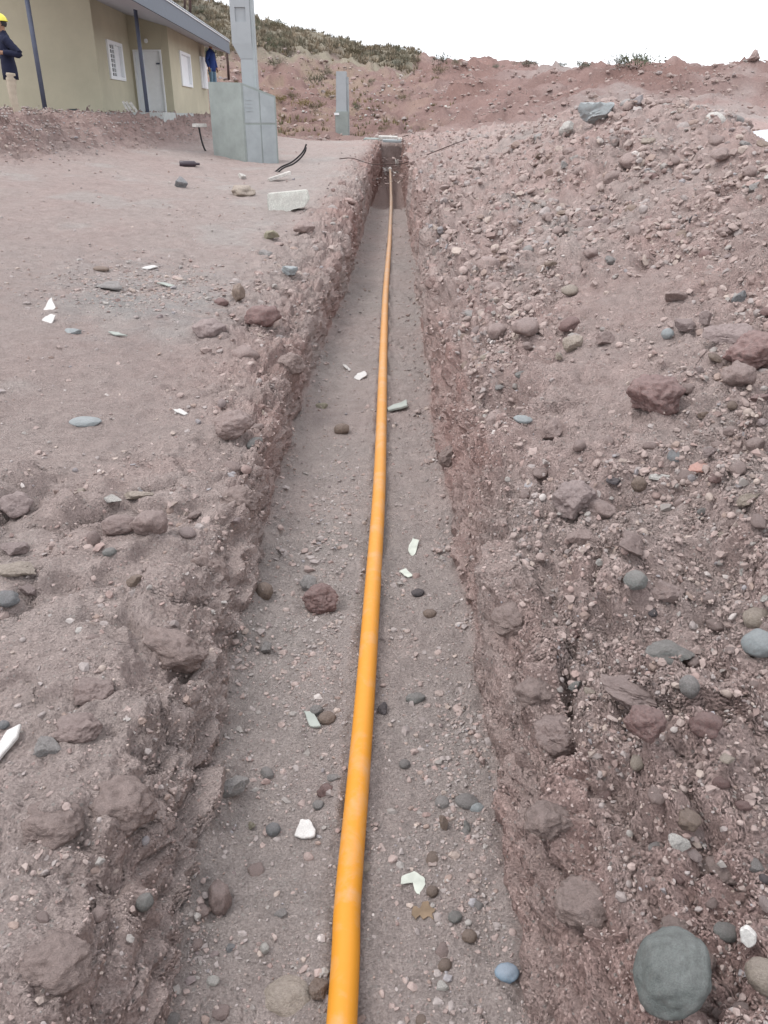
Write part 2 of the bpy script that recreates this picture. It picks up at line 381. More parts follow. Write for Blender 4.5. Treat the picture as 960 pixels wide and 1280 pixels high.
    # normals of the smooth section
    dXr, dXc = np.gradient(X); dZr, dZc = np.gradient(Z); dYr, dYc = np.gradient(Yg)
    N = np.cross(np.stack([dXc, dYc, dZc], -1), np.stack([dXr, dYr, dZr], -1)); N /= (np.linalg.norm(N, axis=-1, keepdims=True) + 1e-12)
    N = np.where(N[..., 2:3] < -.2, -N, N)
    P = np.stack([X, Yg, Z], -1)
    x, y, z = P[..., 0], P[..., 1], P[..., 2]
    # amplitude masks
    hp_bench = np.clip(1 - np.exp(-((x - (.95 + .42 * (y - 3.6))) / .55) ** 2) * smooth(3.0, 3.6, y) * (1 - smooth(5.2, 6.2, y)), .12, 1)
    A_heap = heap * smooth(.0, .3, x - .4) * (.45 + .55 * hp_bench) * ip(y, [0, 2, 6], [1.0, 1.1, 1])
    A_wall = wall; A_lip = np.clip(lip + rough_l * (1 - floor) * (1 - .5 * wall), 0, 1)
    A_flat = np.clip(1 - A_heap - A_wall - A_lip - floor, 0, 1)
    wx = x + .05 * noise3(x * 4, y * 4, z * 4); wy = y + .05 * noise3(x * 4 + 7, y * 4, z * 4)
    w1, w1b, id1 = worley(wx * 6.5, wy * 6.0, z * 7.5)          # clods 15 cm
    w2, w2b, id2 = worley(x * 15, y * 13, z * 15)               # clods 7 cm
    big = fbm(x * 1.7, y * 1.5, z * 1.7, 3); mid = fbm(x * 6, y * 5.4, z * 6, 4); fin = fbm(x * 24, y * 20, z * 24, 4, .6)
    rid = 1 - np.abs(fbm(x * 4.2 + 3, y * 3.6, z * 4.2, 4)) * 2.4
    clod1 = np.clip(1 - w1 / .62, 0, 1) ** .6 * smooth(.35, .6, id1) ; clod2 = np.clip(1 - w2 / .60, 0, 1) ** .6 * smooth(.40, .7, id2)
    ledge = (np.floor((z + .05 * mid) * 11) / 11 - z) * 1.0
    mask_c = smooth(-.15, .35, fbm(x * .9 + 40, y * .8, z, 3))
    e1 = np.clip((w1b - w1) / .16, 0, 1); e2 = np.clip((w2b - w2) / .20, 0, 1)     # joints between lumps
    w3, w3b, id3 = worley(wx * 2.9 + 8, wy * 2.5, z * 3.4); e3 = np.clip((w3b - w3) / .10, 0, 1)
    clod3 = np.clip(1 - w3 / .66, 0, 1) ** .55 * smooth(.35, .65, id3)
    mask_d = smooth(-.1, .3, fbm(x * 1.5 + 70, y * 1.3, z + 4, 3)); mask_e = smooth(-.05, .25, fbm(x * 1.1 - 30, y * .9, z - 4, 3))
    rg2 = (.5 - np.abs(fbm(x * 9 + 3, y * 7.6, z * 9, 4, .55)) * 1.8)
    D = A_heap * (.110 * big + .055 * mid + .032 * fin + .115 * clod1 * (.3 + .7 * mask_c) + .050 * clod2 + .15 * clod3 * mask_e - .022 * (1 - e1) * mask_d - .012 * (1 - e2) * mask_c + .026 * rg2)
    D += A_wall * (.060 * big + .060 * mid + .032 * fin + .040 * clod1 * mask_d + .022 * clod2 * mask_c + .04 * clod3 * mask_e - .02 * (1 - e1) * mask_d + .018 * rg2)
    D += A_lip * (.060 * big + .050 * mid + .028 * fin + .060 * clod1 * mask_c + .026 * clod2 * mask_d + .10 * clod3 * mask_e - .030 * (1 - e3) * mask_d - .018 * (1 - e1) * mask_c + .035 * np.clip(rid, 0, 1) * (1 - mask_c) + .026 * rg2)
    edge_f = 1 - np.clip(np.minimum(col - cut[2], cut[3] - col) / 32., 0, 1); edge_f = np.where((col > cut[2]) & (col < cut[3]), edge_f, 0) * floor
    D += floor * (.030 * big + .022 * mid + .009 * fin + .022 * clod2 * mask_c + .03 * clod1 * mask_c * mask_d) + edge_f * (.03 * clod1 + .03 * mid)
    D += A_flat * (.050 * big + .016 * mid + .008 * fin + .016 * clod2 * mask_c - .006 * (1 - e1) * mask_d + .02 * clod1 * mask_c * mask_d)
    D += mound * (.14 * mid + .16 * clod1 + .07 * fin + .08 * clod2)
    nl = ((x < -.2) & (y < 4.2)) * (1 - smooth(3.4, 4.2, y))          # the near left bank: dusty, broken in big plates
    D = D * (1 - .45 * nl * (1 - floor)) + nl * (1 - floor) * (.10 * clod3 * mask_e + .05 * fbm(x * 2.6, y * 2.3, z * 2.6 + 5, 3) - .035 * (1 - e3) * mask_e + .05 * smooth(-.02, .10, fbm(x * 2.2 + 9, y * 2.6, z * 3, 3)))
    # vertical rakes left by the bucket on the walls
    rake = noise3(y * 13, z * 1.4, x * 2) * .016 + noise3(y * 33, z * 3, x * 3) * .007
    D += A_wall * rake
    cf = col.astype(float); damp = 1 - .85 * np.exp(-((cf - cut[2]) / 5.) ** 2) - .85 * np.exp(-((cf - cut[3]) / 5.) ** 2); D = D * damp
    P = P + N * D[..., None]
    # crumbly sideways push on walls and lips gives small overhangs
    k = (A_wall * .8 + A_lip * .7 + A_heap * .35) * damp * (1 - .5 * nl)
    q = .035 * fbm(x * 8 + 50, y * 7, z * 9, 3) * k
    P[..., 1] += q; P[..., 2] += .6 * .035 * fbm(x * 8, y * 7 + 70, z * 9, 3) * k + ledge * .35 * A_wall
    pxx = ip(y, [0, 1.3, 2.4, 4.2, 8, 12, 20], [-.12, -.11, -.10, -.055, -.005, .03, .16])
    P[..., 2] += floor * .034 * np.exp(-((np.abs(x - pxx) - .052) / .035) ** 2) * smooth(-.2, .3, noise3(y * 2.2, x * 0, x * 0))
    for cc_, ph in ((cut[2], 3.1), (cut[3], 8.4)):       # loose spill along the foot of the walls
        P[..., 2] += .034 * np.exp(-((cf - cc_) / 11.) ** 2) * np.clip(.6 + 1.4 * noise3(y * 1.9, x * 0 + ph, x * 0) + .6 * noise3(y * 6, x * 5, x * 0), 0, 1.6) * (1 - endk)
    # a cut wall hardly overhangs: keep it from folding over the trench floor
    PX = P[..., 0]; c3, c5 = cut[3] - 2, cut[5] - 6; c2, c0 = cut[2] + 3, cut[0] + 12
    PX[:, c3:c5] = np.maximum(PX[:, c3:c5], np.maximum.accumulate(PX[:, c3:c5], 1) - .04)
    L_ = PX[:, c0:c2][:, ::-1]; PX[:, c0:c2] = np.minimum(L_, np.minimum.accumulate(L_, 1) + .06)[:, ::-1]
    tint = soil_tint(x, y, z, np.clip(A_wall + .35 * A_lip, 0, 1), np.clip(A_heap + .5 * A_lip * (x < 0) * (y < 4) + mound * .9, 0, 1), floor)
    # redder soil deep in the trench at the back, paler grey rubble dust patch left of its far part
    rd = (smooth(20, 24, y) * (wall + floor) * .7)[..., None]; tint = tint * (1 - rd) + RED * 1.0 * rd
    gp = (np.exp(-((x + 1.6) / .8) ** 2) * smooth(9, 13, y) * (1 - smooth(22, 27, y)) * .5 * A_flat)[..., None]; tint = tint * (1 - gp) + GREY * 1.15 * gp
    cl = (np.clip(clod1 * 1.2, 0, 1) * A_heap * .35 * (id1 > .8))[..., None]; tint = tint * (1 - cl) + CLAY * .95 * cl
    ds = (np.clip(mask_c * mid * 2, 0, 1) * .25)[..., None]; tint = tint * (1 - ds) + DUST * ds
    nd = (nl * (1 - floor) * .45)[..., None]; tint = tint * (1 - nd) + DUST * 1.02 * nd; tint = tint * (1 + .10 * floor * (1 - smooth(3, 8, y)))[..., None]
    tint = tint * (1 + .13 * np.clip(A_wall + A_lip + A_heap, 0, 1))[..., None]
    gg = (np.exp(-((x + 2.1 + .25 * (y - 7.3)) / .9) ** 2 - ((y - 7.5) / 1.2) ** 2) * np.clip(.5 + 1.5 * mid + big, 0, 1) * .75)[..., None]; tint = tint * (1 - gg) + np.array([.285, .290, .292]) * gg
    md = (mound * .75)[..., None]; tint = tint * (1 - md) + (RED * .5 + CLAY * .55) * md
    cc = ((id1 - .5) * .22 * clod1 + (id3 - .5) * .2 * clod3 * mask_e)[..., None] * np.clip(A_heap + A_lip + A_wall, 0, 1)[..., None]; tint = tint * (1 + cc)
    o = mesh_np('ground', P.reshape(-1, 3), grid_faces(nr, nc), earth_material('trench_soil'))
    set_color(o, np.clip(tint.reshape(-1, 3), 0, 1)); tag(o, kind='structure')
    Nn = np.cross(np.gradient(P, axis=1), np.gradient(P, axis=0)); Nn /= (np.linalg.norm(Nn, axis=-1, keepdims=True) + 1e-12)
    footm = np.exp(-((cf - cut[2] - 8) / 9.) ** 2) + np.exp(-((cf - cut[3] + 8) / 9.) ** 2) + 0 * Yg
    return dict(foot=footm, P=P, N=Nn, heap=A_heap, wall=A_wall, lip=A_lip, floor=floor, flat=A_flat, mound=mound, maskc=mask_c, bench=hp_bench)
NEAR = build_near()

# ------------------------------------------------------------------ far ground
def build_far():
    rad = np.concatenate([[2, 5, 8], np.geomspace(10, 240, 330), [300, 400, 600, 900]])
    ang = np.concatenate([np.radians(np.linspace(-180, -42, 40))[:-1], np.radians(np.linspace(-42, 36, 440)), np.radians(np.linspace(36, 180, 40))[1:]])
    Rg, Ag = np.meshgrid(rad, ang, indexing='ij')
    X = Rg * np.sin(Ag); Y = Rg * np.cos(Ag)
    Yc = np.where(Y > 0, Y, 0); Xc = np.clip(X, -40, 60)
    lim = smooth(200, 400, Rg)
    Z = ground(np.where(Y < 3, np.clip(X, -5, 5), X), np.minimum(Yc, 160)); Z = np.where(Rg > 170, Z * (1 - lim) + 2 * lim, Z)
    d = smooth(16, 40, Rg)
    big = fbm(X * .09, Y * .09, Z * .1, 4); mid = fbm(X * .5, Y * .5, Z * .6, 4); fin = fbm(X * 2.1, Y * 2.1, Z * 2, 4)
    rid = np.abs(fbm(X * .16 + 5, Y * .10, Z * .1, 4))
    bank = smooth(34, 45, Y) * (1 - smooth(140, 200, Rg))
    Z = Z + d * (.60 * big + .42 * mid + .26 * fin) * ip(Rg, [16, 40, 100], [.35, 1.0, 1.6]) - bank * .9 * np.clip(.22 - rid, 0, 1) * 2.0
    # small cut ledges in the red bank
    led = smooth(.0, .25, fbm(X * .11 + 3, Y * .22, Z * .4, 3)); Z += bank * led * .5
    inside = (X > -10.2) & (X < 10.2) & (Y > -1.3) & (Y < 34.1)
    Z = np.where(inside, Z - .6 * smooth(0, .5, np.minimum(np.minimum(X + 10.2, 10.2 - X), 34.1 - Y)), Z)
    a = fbm(X * .07 + 3, Y * .07, Z * .1, 4)[..., None]; b = fbm(X * .5, Y * .4, Z * .5, 4)[..., None]
    t = (X / np.maximum(Y, 1))
    red = RED * .80 * (1 - np.clip(.5 + a, 0, 1)) + CLAY * .72 * np.clip(.5 + a, 0, 1); red = red * (1 + .35 * b)
    zscr = ip(t, [-.5, -.17, -.05, .03, .1], [60, 76, 92, 90, 300])
    sc = (smooth(-5, 4, Y - zscr + 8 * b[..., 0] + 6 * a[..., 0]))[..., None]
    dry = (smooth(.0, .35, b[..., 0] + a[..., 0] * .6 + .05) * smooth(.12, -.08, t))[..., None] * .65
    col = red * (1 - dry) + DRY * dry
    sctint = SCRUB * (1.1 + .5 * b) * 1.25 + .02
    col = col * (1 - sc) + sctint * sc
    nearc = (1 - smooth(30, 44, Y) * 1.0)[..., None]
    nt_ = soil_tint(X, Y, Z, 0 * X, smooth(0, 2, X) + 0 * X, 0 * X)
    col = col * (1 - nearc) + nt_ * nearc
    gy = (smooth(.1, .5, a[..., 0] * 1.2 + b[..., 0] * .6) * smooth(.1, .2, t) * .5)[..., None]; col = col * (1 - gy) + GREY * .95 * gy
    o = mesh_np('hillside', np.stack([X, Y, Z], -1).reshape(-1, 3), grid_faces(*X.shape)[:, ::1], earth_material('hill_soil'))
    # drop the faces under the near sheet
    f = grid_faces(*X.shape); deep = ((X > -9.6) & (X < 9.6) & (Y > -1.0) & (Y < 33.3)).ravel()
    keep = ~deep[f].all(1)
    bpy.data.objects.remove(o)
    o = mesh_np('hillside', np.stack([X, Y, Z], -1).reshape(-1, 3), f[keep][:, ::-1], MATS['hill_soil'])
    set_color(o, np.clip(col.reshape(-1, 3), 0, 1)); tag(o, kind='structure')
    return np.stack([X, Y, Z], -1)
FAR = build_far()
# ------------------------------------------------------------------ picking points of the ground that a photo pixel shows
_pts = np.concatenate([NEAR['P'].reshape(-1, 3), FAR[FAR[..., 1] > 25].reshape(-1, 3)]).astype(np.float64)
_nrm = np.concatenate([NEAR['N'].reshape(-1, 3), np.tile([0, 0, 1.], (len(_pts) - NEAR['P'].reshape(-1, 3).shape[0], 1))])
_nrm[_nrm[:, 2] < 0] *= -1
_px, _py, _pz = project(_pts)
_vis = (_pts[:, 1] > .3)
_bx = np.where(_vis, _px, -9e3); _by = np.where(_vis, _py, -9e3)
def spot(px, py, r=3.0):
    """ground point and normal that the camera sees at a photo pixel"""
    while True:
        m = np.nonzero((np.abs(_bx - px) < r) & (np.abs(_by - py) < r))[0]
        if len(m): break
        r *= 1.6
        if r > 80: return Vector(at(px, py, 20)), Vector((0, 0, 1)), 20.0
    k = m[np.argmin(_pz[m] + .02 * np.hypot(_px[m] - px, _py[m] - py))]
    return Vector(_pts[k]), Vector(_nrm[k]), float(_pz[k])

# ------------------------------------------------------------------ the pipe
def tube(name, pts, r, mat, parent=None, seg=16, caps=True, link=True):
    pts = [Vector(p) for p in pts]; n_ = len(pts); V = []; 
    rr = r if hasattr(r, '__len__') else [r] * n_
    up = Vector((0, 0, 1))
    for i, p in enumerate(pts):
        t = (pts[min(i + 1, n_ - 1)] - pts[max(i - 1, 0)]).normalized()
        ref = up if abs(t.z) < .95 else Vector((1, 0, 0))
        s = t.cross(ref).normalized(); q = s.cross(t).normalized()
        for k in range(seg):
            a = 2 * math.pi * k / seg
            V.append(p + (s * math.cos(a) + q * math.sin(a)) * rr[i])
    Fq = []
    for i in range(n_ - 1):
        for k in range(seg):
            Fq.append((i * seg + k, i * seg + (k + 1) % seg, (i + 1) * seg + (k + 1) % seg, (i + 1) * seg + k))
    me = bpy.data.meshes.new(name)
    if caps: Fc = [tuple(range(seg)), tuple(reversed(range((n_ - 1) * seg, n_ * seg)))]
    else: Fc = []
    me.from_pydata([tuple(v) for v in V], [], Fq + Fc); me.update()
    bm = bmesh.new(); bm.from_mesh(me); bmesh.ops.recalc_face_normals(bm, faces=bm.faces); bm.to_mesh(me); bm.free()
    for p in me.polygons: p.use_smooth = len(p.vertices) == 4
    me.materials.append(mat); o = bpy.data.objects.new(name, me)
    if link: C.objects.link(o)
    if parent: o.parent = parent
    return o
def spline(pts, m=8):
    pts = [Vector(p) for p in pts]; out = []
    P = [pts[0] * 2 - pts[1]] + pts + [pts[-1] * 2 - pts[-2]]
    for i in range(1, len(P) - 2):
        for k in range(m):
            t = k / m; a, b, c, d = P[i - 1], P[i], P[i + 1], P[i + 2]
            out.append(.5 * ((2 * b) + (c - a) * t + (2 * a - 5 * b + 4 * c - d) * t * t + (3 * b - a - 3 * c + d) * t ** 3))
    out.append(pts[-1]); return out
PIPE_R = .0375
pipe_pix = [(427, 1280), (434.5, 1128), (447, 984), (457, 860), (466.5, 725), (474, 612), (477, 520), (479.5, 433), (482, 367), (484.5, 333), (487, 300), (488.5, 267)]
pp = []
for px, py in pipe_pix:
    q = at_h(px, py, PIPE_R); q.z += -.002; pp.append(q)
pp = [Vector((pp[0].x - .03, -.2, PIPE_R + .02))] + pp
last = pp[-1]
far_end = at(487.6, 212, 30.5)
for k, (px, Y) in enumerate([(489, 22.2), (488.6, 24.5), (488.2, 27.5)]):
    f_ = (Y - last.y) / (30.5 - last.y); zz = last.z + (far_end.z - last.z) * f_ ** 1.25
    e_ = at(px, 235, Y); pp.append(Vector((e_.x, Y, zz)))
pp.append(far_end)
def pipe_mat():
    m, nt, b = new_mat('orange_plastic')
    geo = n(nt, 'ShaderNodeNewGeometry'); nz = n(nt, 'ShaderNodeTexNoise', Scale=3.0, Detail=8.0, Roughness=.7); nt.links.new(geo.outputs['Position'], nz.inputs['Vector'])
    r = n(nt, 'ShaderNodeMapRange'); r.inputs['From Min'].default_value = .48; r.inputs['From Max'].default_value = .70; r.inputs['To Max'].default_value = .42; nz.inputs['Distortion'].default_value = .6; nz.inputs['Scale'].default_value = 6.0
    nt.links.new(nz.outputs['Fac'], r.inputs['Value'])
    # pipe colour turns paler and duller along its far lengths
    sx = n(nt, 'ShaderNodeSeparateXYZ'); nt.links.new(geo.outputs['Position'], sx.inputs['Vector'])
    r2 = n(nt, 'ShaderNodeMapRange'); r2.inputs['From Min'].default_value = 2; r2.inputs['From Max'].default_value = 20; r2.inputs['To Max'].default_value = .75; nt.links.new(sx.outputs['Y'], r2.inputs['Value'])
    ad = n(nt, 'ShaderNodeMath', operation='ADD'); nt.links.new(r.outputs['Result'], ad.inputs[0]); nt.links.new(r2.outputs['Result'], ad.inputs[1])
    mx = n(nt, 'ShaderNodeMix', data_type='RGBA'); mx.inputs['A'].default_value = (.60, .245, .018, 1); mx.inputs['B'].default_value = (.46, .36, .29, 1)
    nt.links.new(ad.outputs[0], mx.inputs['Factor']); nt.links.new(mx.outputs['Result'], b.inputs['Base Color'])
    b.inputs['Roughness'].default_value = .38; b.inputs['Specular IOR Level'].default_value = .4
    n2 = n(nt, 'ShaderNodeTexNoise', Scale=40.0, Detail=4.0); nt.links.new(geo.outputs['Position'], n2.inputs['Vector'])
    rr = n(nt, 'ShaderNodeMapRange'); rr.inputs['To Min'].default_value = .42; rr.inputs['To Max'].default_value = .75; nt.links.new(n2.outputs['Fac'], rr.inputs['Value']); nt.links.new(rr.outputs['Result'], b.inputs['Roughness'])
    return m
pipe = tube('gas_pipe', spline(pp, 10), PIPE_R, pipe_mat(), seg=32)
tag(pipe, 'long orange plastic pipe running along the bottom of the trench', 'pipe')
# ------------------------------------------------------------------ stones
def ico(sub):
    bm = bmesh.new(); bmesh.ops.create_icosphere(bm, subdivisions=sub, radius=1.0)
    V = np.array([v.co[:] for v in bm.verts]); Fa = np.array([[v.index for v in f.verts] for f in bm.faces]); bm.free()
    return V, Fa
ICO = {s: ico(s) for s in (1, 2, 3, 4, 5)}
def hull_rock(seed, npt):
    r = np.random.default_rng(seed); bm = bmesh.new()
    for p in r.normal(size=(npt, 3)): p = p / np.linalg.norm(p) * r.uniform(.82, 1.12); bm.verts.new(p)
    h = bmesh.ops.convex_hull(bm, input=bm.verts[:]); loose = [v for v in bm.verts if not v.link_faces]; bmesh.ops.delete(bm, geom=loose, context='VERTS')
    bmesh.ops.triangulate(bm, faces=bm.faces[:]); bmesh.ops.recalc_face_normals(bm, faces=bm.faces[:])
    V = np.array([v.co[:] for v in bm.verts]); bm.verts.index_update(); Fa = np.array([[v.index for v in f.verts] for f in bm.faces]); bm.free(); return V, Fa
def rock_verts(kind, seed, sub):
    r = np.random.default_rng(seed); V, Fa = ICO[sub]; V = V.copy()
    if kind == 'angular':                       # a lump cut by flat breaks
        nrm = r.normal(size=(13, 3)); nrm /= np.linalg.norm(nrm, axis=1)[:, None]
        d = r.uniform(.42, .85, 13); dots = V @ nrm.T
        sc = np.where(dots > .05, d / np.maximum(dots, .05), 9).min(1); sc = np.minimum(sc, 1.12)
        V = V * sc[:, None]; am = (.09, .06)
    elif kind == 'clod':                        # crumbly lump of clay
        nrm = r.normal(size=(9, 3)); nrm /= np.linalg.norm(nrm, axis=1)[:, None]
        d = r.uniform(.66, .98, 9); dots = V @ nrm.T
        sc = np.where(dots > .05, d / np.maximum(dots, .05), 9).min(1); sc = np.minimum(sc, 1.05)
        V = V * sc[:, None]; am = (.16, .09)
    else:                                       # water-worn cobble
        nrm = r.normal(size=(7, 3)); nrm /= np.linalg.norm(nrm, axis=1)[:, None]; d = r.uniform(.74, .97, 7); dots = V @ nrm.T
        sc = np.minimum(np.where(dots > .05, d / np.maximum(dots, .05), 9).min(1), 1.0); V = V * (.55 * sc + .45)[:, None]; am = (.08, .012)
    s = seed * 3.7
    L = np.linalg.norm(V, axis=1)[:, None]; U = V / L
    dd = am[0] * fbm(U[:, 0] * 1.6 + s, U[:, 1] * 1.6, U[:, 2] * 1.6, 3) * 1.6
    if sub >= 3: dd = dd + am[1] * fbm(U[:, 0] * 5 + s, U[:, 1] * 5, U[:, 2] * 5, 4, .6) * 1.6
    return V + U * dd[:, None], Fa
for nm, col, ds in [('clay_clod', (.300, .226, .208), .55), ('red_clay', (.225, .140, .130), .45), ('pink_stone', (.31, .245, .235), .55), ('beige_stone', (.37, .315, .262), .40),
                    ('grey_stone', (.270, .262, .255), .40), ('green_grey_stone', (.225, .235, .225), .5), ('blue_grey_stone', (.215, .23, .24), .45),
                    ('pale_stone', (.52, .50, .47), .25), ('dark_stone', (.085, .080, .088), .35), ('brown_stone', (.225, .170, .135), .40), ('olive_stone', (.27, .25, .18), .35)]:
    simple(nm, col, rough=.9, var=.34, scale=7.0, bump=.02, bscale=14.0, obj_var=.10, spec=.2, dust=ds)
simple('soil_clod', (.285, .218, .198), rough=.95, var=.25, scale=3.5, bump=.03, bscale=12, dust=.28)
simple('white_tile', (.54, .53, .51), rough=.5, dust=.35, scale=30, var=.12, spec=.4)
simple('pale_green_slab', (.33, .35, .32), rough=.8, var=.12, bump=.003)
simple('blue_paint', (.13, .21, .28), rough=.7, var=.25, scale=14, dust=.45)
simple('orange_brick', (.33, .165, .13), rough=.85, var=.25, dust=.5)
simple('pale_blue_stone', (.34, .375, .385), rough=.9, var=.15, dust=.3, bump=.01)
simple('old_paper', (.50, .52, .46), rough=.7, var=.2, scale=20)
simple('dry_leaf', (.19, .135, .09), rough=.8, var=.3, scale=20)
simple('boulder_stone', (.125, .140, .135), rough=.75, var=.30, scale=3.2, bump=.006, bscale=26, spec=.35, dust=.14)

_mesh_cache = {}
def stone_mesh(kind, seed, sub, mat):
    k = (kind, seed, sub, mat)
    if k not in _mesh_cache:
        V, Fa = rock_verts(kind, seed, sub)
        o = mesh_np('stone', V, Fa, MATS[mat], smooth_=True, link=False); _mesh_cache[k] = o.data
        if kind == 'angular':
            try: o.data.set_sharp_from_angle(angle=math.radians(28))
            except Exception: pass
        bpy.data.objects.remove(o)
    return _mesh_cache[k]
def basis(nrm, yaw, tilt=0.0):
    nrm = Vector(nrm).normalized()
    q = Vector((0, 0, 1)).rotation_difference(nrm)
    return (q @ (Matrix.Rotation(yaw, 3, 'Z').to_quaternion())) @ Matrix.Rotation(tilt, 3, 'X').to_quaternion()
def put_stone(px, py, w, h, kind, mat, label, name='stone', cat='stone', group=None, seed=None, sub=4, yaw=0.0, sink=.25, deep=1.0, lean=None):
    """w, h: size in photo pixels of the stone at its centre"""
    P, N, z = spot(px, py + h * .25)
    sx = w * z / F / 2; sz = h * z / F / 2
    o = bpy.data.objects.new(name, stone_mesh(kind, seed if seed is not None else int(px * 7 + py) % 997, sub, mat)); C.objects.link(o)
    N = (N * .5 + Vector((0, 0, 1))).normalized()
    o.scale = (sx, (sx + sz) * .5 * deep, sz * .95)
    o.rotation_mode = 'QUATERNION'; o.rotation_quaternion = basis(N, yaw)
    if lean is not None:      # lean clockwise in the view by so many degrees
        o.rotation_quaternion = Matrix.Rotation(math.radians(lean), 3, 'Y').to_quaternion() @ basis((0, 0, 1), 0)
    o.location = P + Vector((0, 0, 1)) * sz * (1 - 2 * sink) * .95
    return tag(o, label, cat, group)
def plate(px, py, outline, t, mat, label, name, cat, tilt=(0, 0), yaw=0, lift=.3, group=None, curl=0.0):
    """a thin broken plate; outline in pixels around the centre"""
    P, N, z = spot(px, py); k = z / F
    bm = bmesh.new(); fo = 1.0 / max(.35, abs((N.normalized()).dot((cam.location - P).normalized())))
    rr_ = random.Random(int(px * 3 + py)); o2 = []
    for q in range(len(outline)):
        (a0, b0), (a1, b1) = outline[q], outline[(q + 1) % len(outline)]; o2 += [(a0, b0)] + [(a0 + (a1 - a0) * t + rr_.uniform(-.9, .9), b0 + (b1 - b0) * t + rr_.uniform(-.9, .9)) for t in (.35, .7)]
    outline = o2; tilt = (tilt[0] + rr_.uniform(-9, 9), tilt[1] + rr_.uniform(-9, 9))
    vs_ = [bm.verts.new((a * k, -b * k * min(fo, 2.4), 0)) for a, b in outline]
    f = bm.faces.new(vs_); bm.normal_update()
    if f.normal.z < 0: f.normal_flip()
    r = bmesh.ops.extrude_face_region(bm, geom=[f]); 
    for v in r['geom']:
        if isinstance(v, bmesh.types.BMVert): v.co.z += t
    bmesh.ops.recalc_face_normals(bm, faces=bm.faces)
    bmesh.ops.bevel(bm, geom=bm.edges[:], offset=t * .2, segments=1, affect='EDGES')
    if curl:
        bmesh.ops.subdivide_edges(bm, edges=bm.edges[:], cuts=3, use_grid_fill=True)
        for v in bm.verts: v.co.z += curl * (v.co.x ** 2 + .6 * v.co.x * v.co.y) / k / 16
    me = bpy.data.meshes.new(name); bm.to_mesh(me); bm.free(); me.materials.append(MATS[mat])
    o = bpy.data.objects.new(name, me); C.objects.link(o)
    o.rotation_mode = 'QUATERNION'
    o.rotation_quaternion = basis(N, yaw) @ Matrix.Rotation(math.radians(tilt[0]), 3, 'X').to_quaternion() @ Matrix.Rotation(math.radians(tilt[1]), 3, 'Y').to_quaternion()
    o.location = P + N * (.003 + t * lift)
    return tag(o, label, cat, group)

# the stones one notices, one by one
S = put_stone
S(836, 1198, 80, 104, 'cobble', 'boulder_stone', 'large smooth dark grey-green boulder half sunk in the soil at the lower right', 'boulder', 'boulder', sub=5, seed=5, lean=30, deep=1.1, sink=.36).scale.z *= 1.12
S(742, 140, 62, 36, 'angular', 'pale_blue_stone', 'big pale bluish boulder sitting on the crest of the right spoil heap', 'boulder', 'boulder', seed=11)
S(712, 164, 26, 20, 'angular', 'pale_stone', 'whitish rock just below the big pale boulder on the heap crest', seed=21)
S(818, 492, 68, 52, 'clod', 'red_clay', 'big dark red clay clod standing alone on the smooth part of the right heap', 'clod', 'clod', seed=3, sub=5)
S(945, 440, 70, 52, 'clod', 'red_clay', 'dark red boulder with an undercut at the right edge above the pebbles', 'boulder', 'boulder', seed=7, sub=5)
S(908, 413, 56, 32, 'angular', 'pink_stone', 'broad pinkish boulder left of the dark red boulder at the right edge', 'boulder', 'boulder', seed=9)
S(879, 399, 24, 24, 'angular', 'pink_stone', 'upright pinkish stone behind the broad pinkish boulder', seed=15)
S(850, 405, 30, 22, 'angular', 'pink_stone', 'tilted pinkish stone beside the small round pale ball stone', seed=19)
S(832, 416, 15, 15, 'cobble', 'pale_blue_stone', 'small round pale blue-grey pebble like a ball on the right heap', 'pebble', 'pebble', seed=2)
S(924, 471, 38, 32, 'clod', 'clay_clod', 'reddish clod just below the dark red boulder', 'clod', 'clod', seed=23)
S(948, 500, 30, 20, 'angular', 'red_clay', 'small dark red stone at the right edge below the boulders', seed=29)
S(840, 370, 30, 20, 'angular', 'clay_clod', 'reddish stone on the heap above the round pale pebble', seed=31)
S(720, 428, 30, 27, 'angular', 'beige_stone', 'pale wedge shaped stone on the right heap slope', seed=33)
S(752, 422, 32, 24, 'angular', 'clay_clod', 'dusty red stone right beside the pale wedge shaped stone', seed=34)
S(690, 535, 38, 30, 'angular', 'clay_clod', 'pinkish grey wedge of clay above the trench edge', 'clod', 'clod', seed=35)
S(655, 523, 24, 9, 'cobble', 'pale_blue_stone', 'thin pale blue-grey stone lying left of the pinkish wedge', seed=36)
S(716, 622, 52, 44, 'clod', 'pink_stone', 'pink rock with a pale flat top on the right bank', 'stone', 'stone', seed=37, sub=5)
S(745, 632, 50, 24, 'clod', 'clay_clod', 'brownish red ridge of clay against the pink rock with the pale top', 'clod', 'clod', seed=38)
S(722, 668, 34, 26, 'angular', 'clay_clod', 'purplish stone just under the pink rock', seed=39)
S(790, 680, 60, 26, 'angular', 'clay_clod', 'long dark reddish slab of clay lying slantwise on the right bank', 'clod', 'clod', seed=41, lean=28)
S(822, 597, 30, 13, 'angular', 'pale_stone', 'flat whitish stone left of the orange brick shard', seed=43)
S(797, 606, 18, 22, 'cobble', 'brown_stone', 'round brownish stone touching the flat whitish stone', seed=44)
S(882, 583, 44, 10, 'angular', 'orange_brick', 'orange red brick shard among the pebbles on the right heap', 'brick_shard', 'shard', seed=45)
S(884, 562, 22, 14, 'angular', 'pink_stone', 'pink pebble just above the orange brick shard', 'pebble', 'pebble', seed=46)
S(938, 618, 40, 22, 'angular', 'beige_stone', 'cream coloured angular stone near the right edge', seed=47, lean=-25)
S(795, 722, 30, 24, 'cobble', 'green_grey_stone', 'green grey stone with a dark split on the right bank', seed=48)
S(752, 703, 14, 11, 'angular', 'pale_stone', 'small whitish square stone left of the split green grey stone', seed=49)
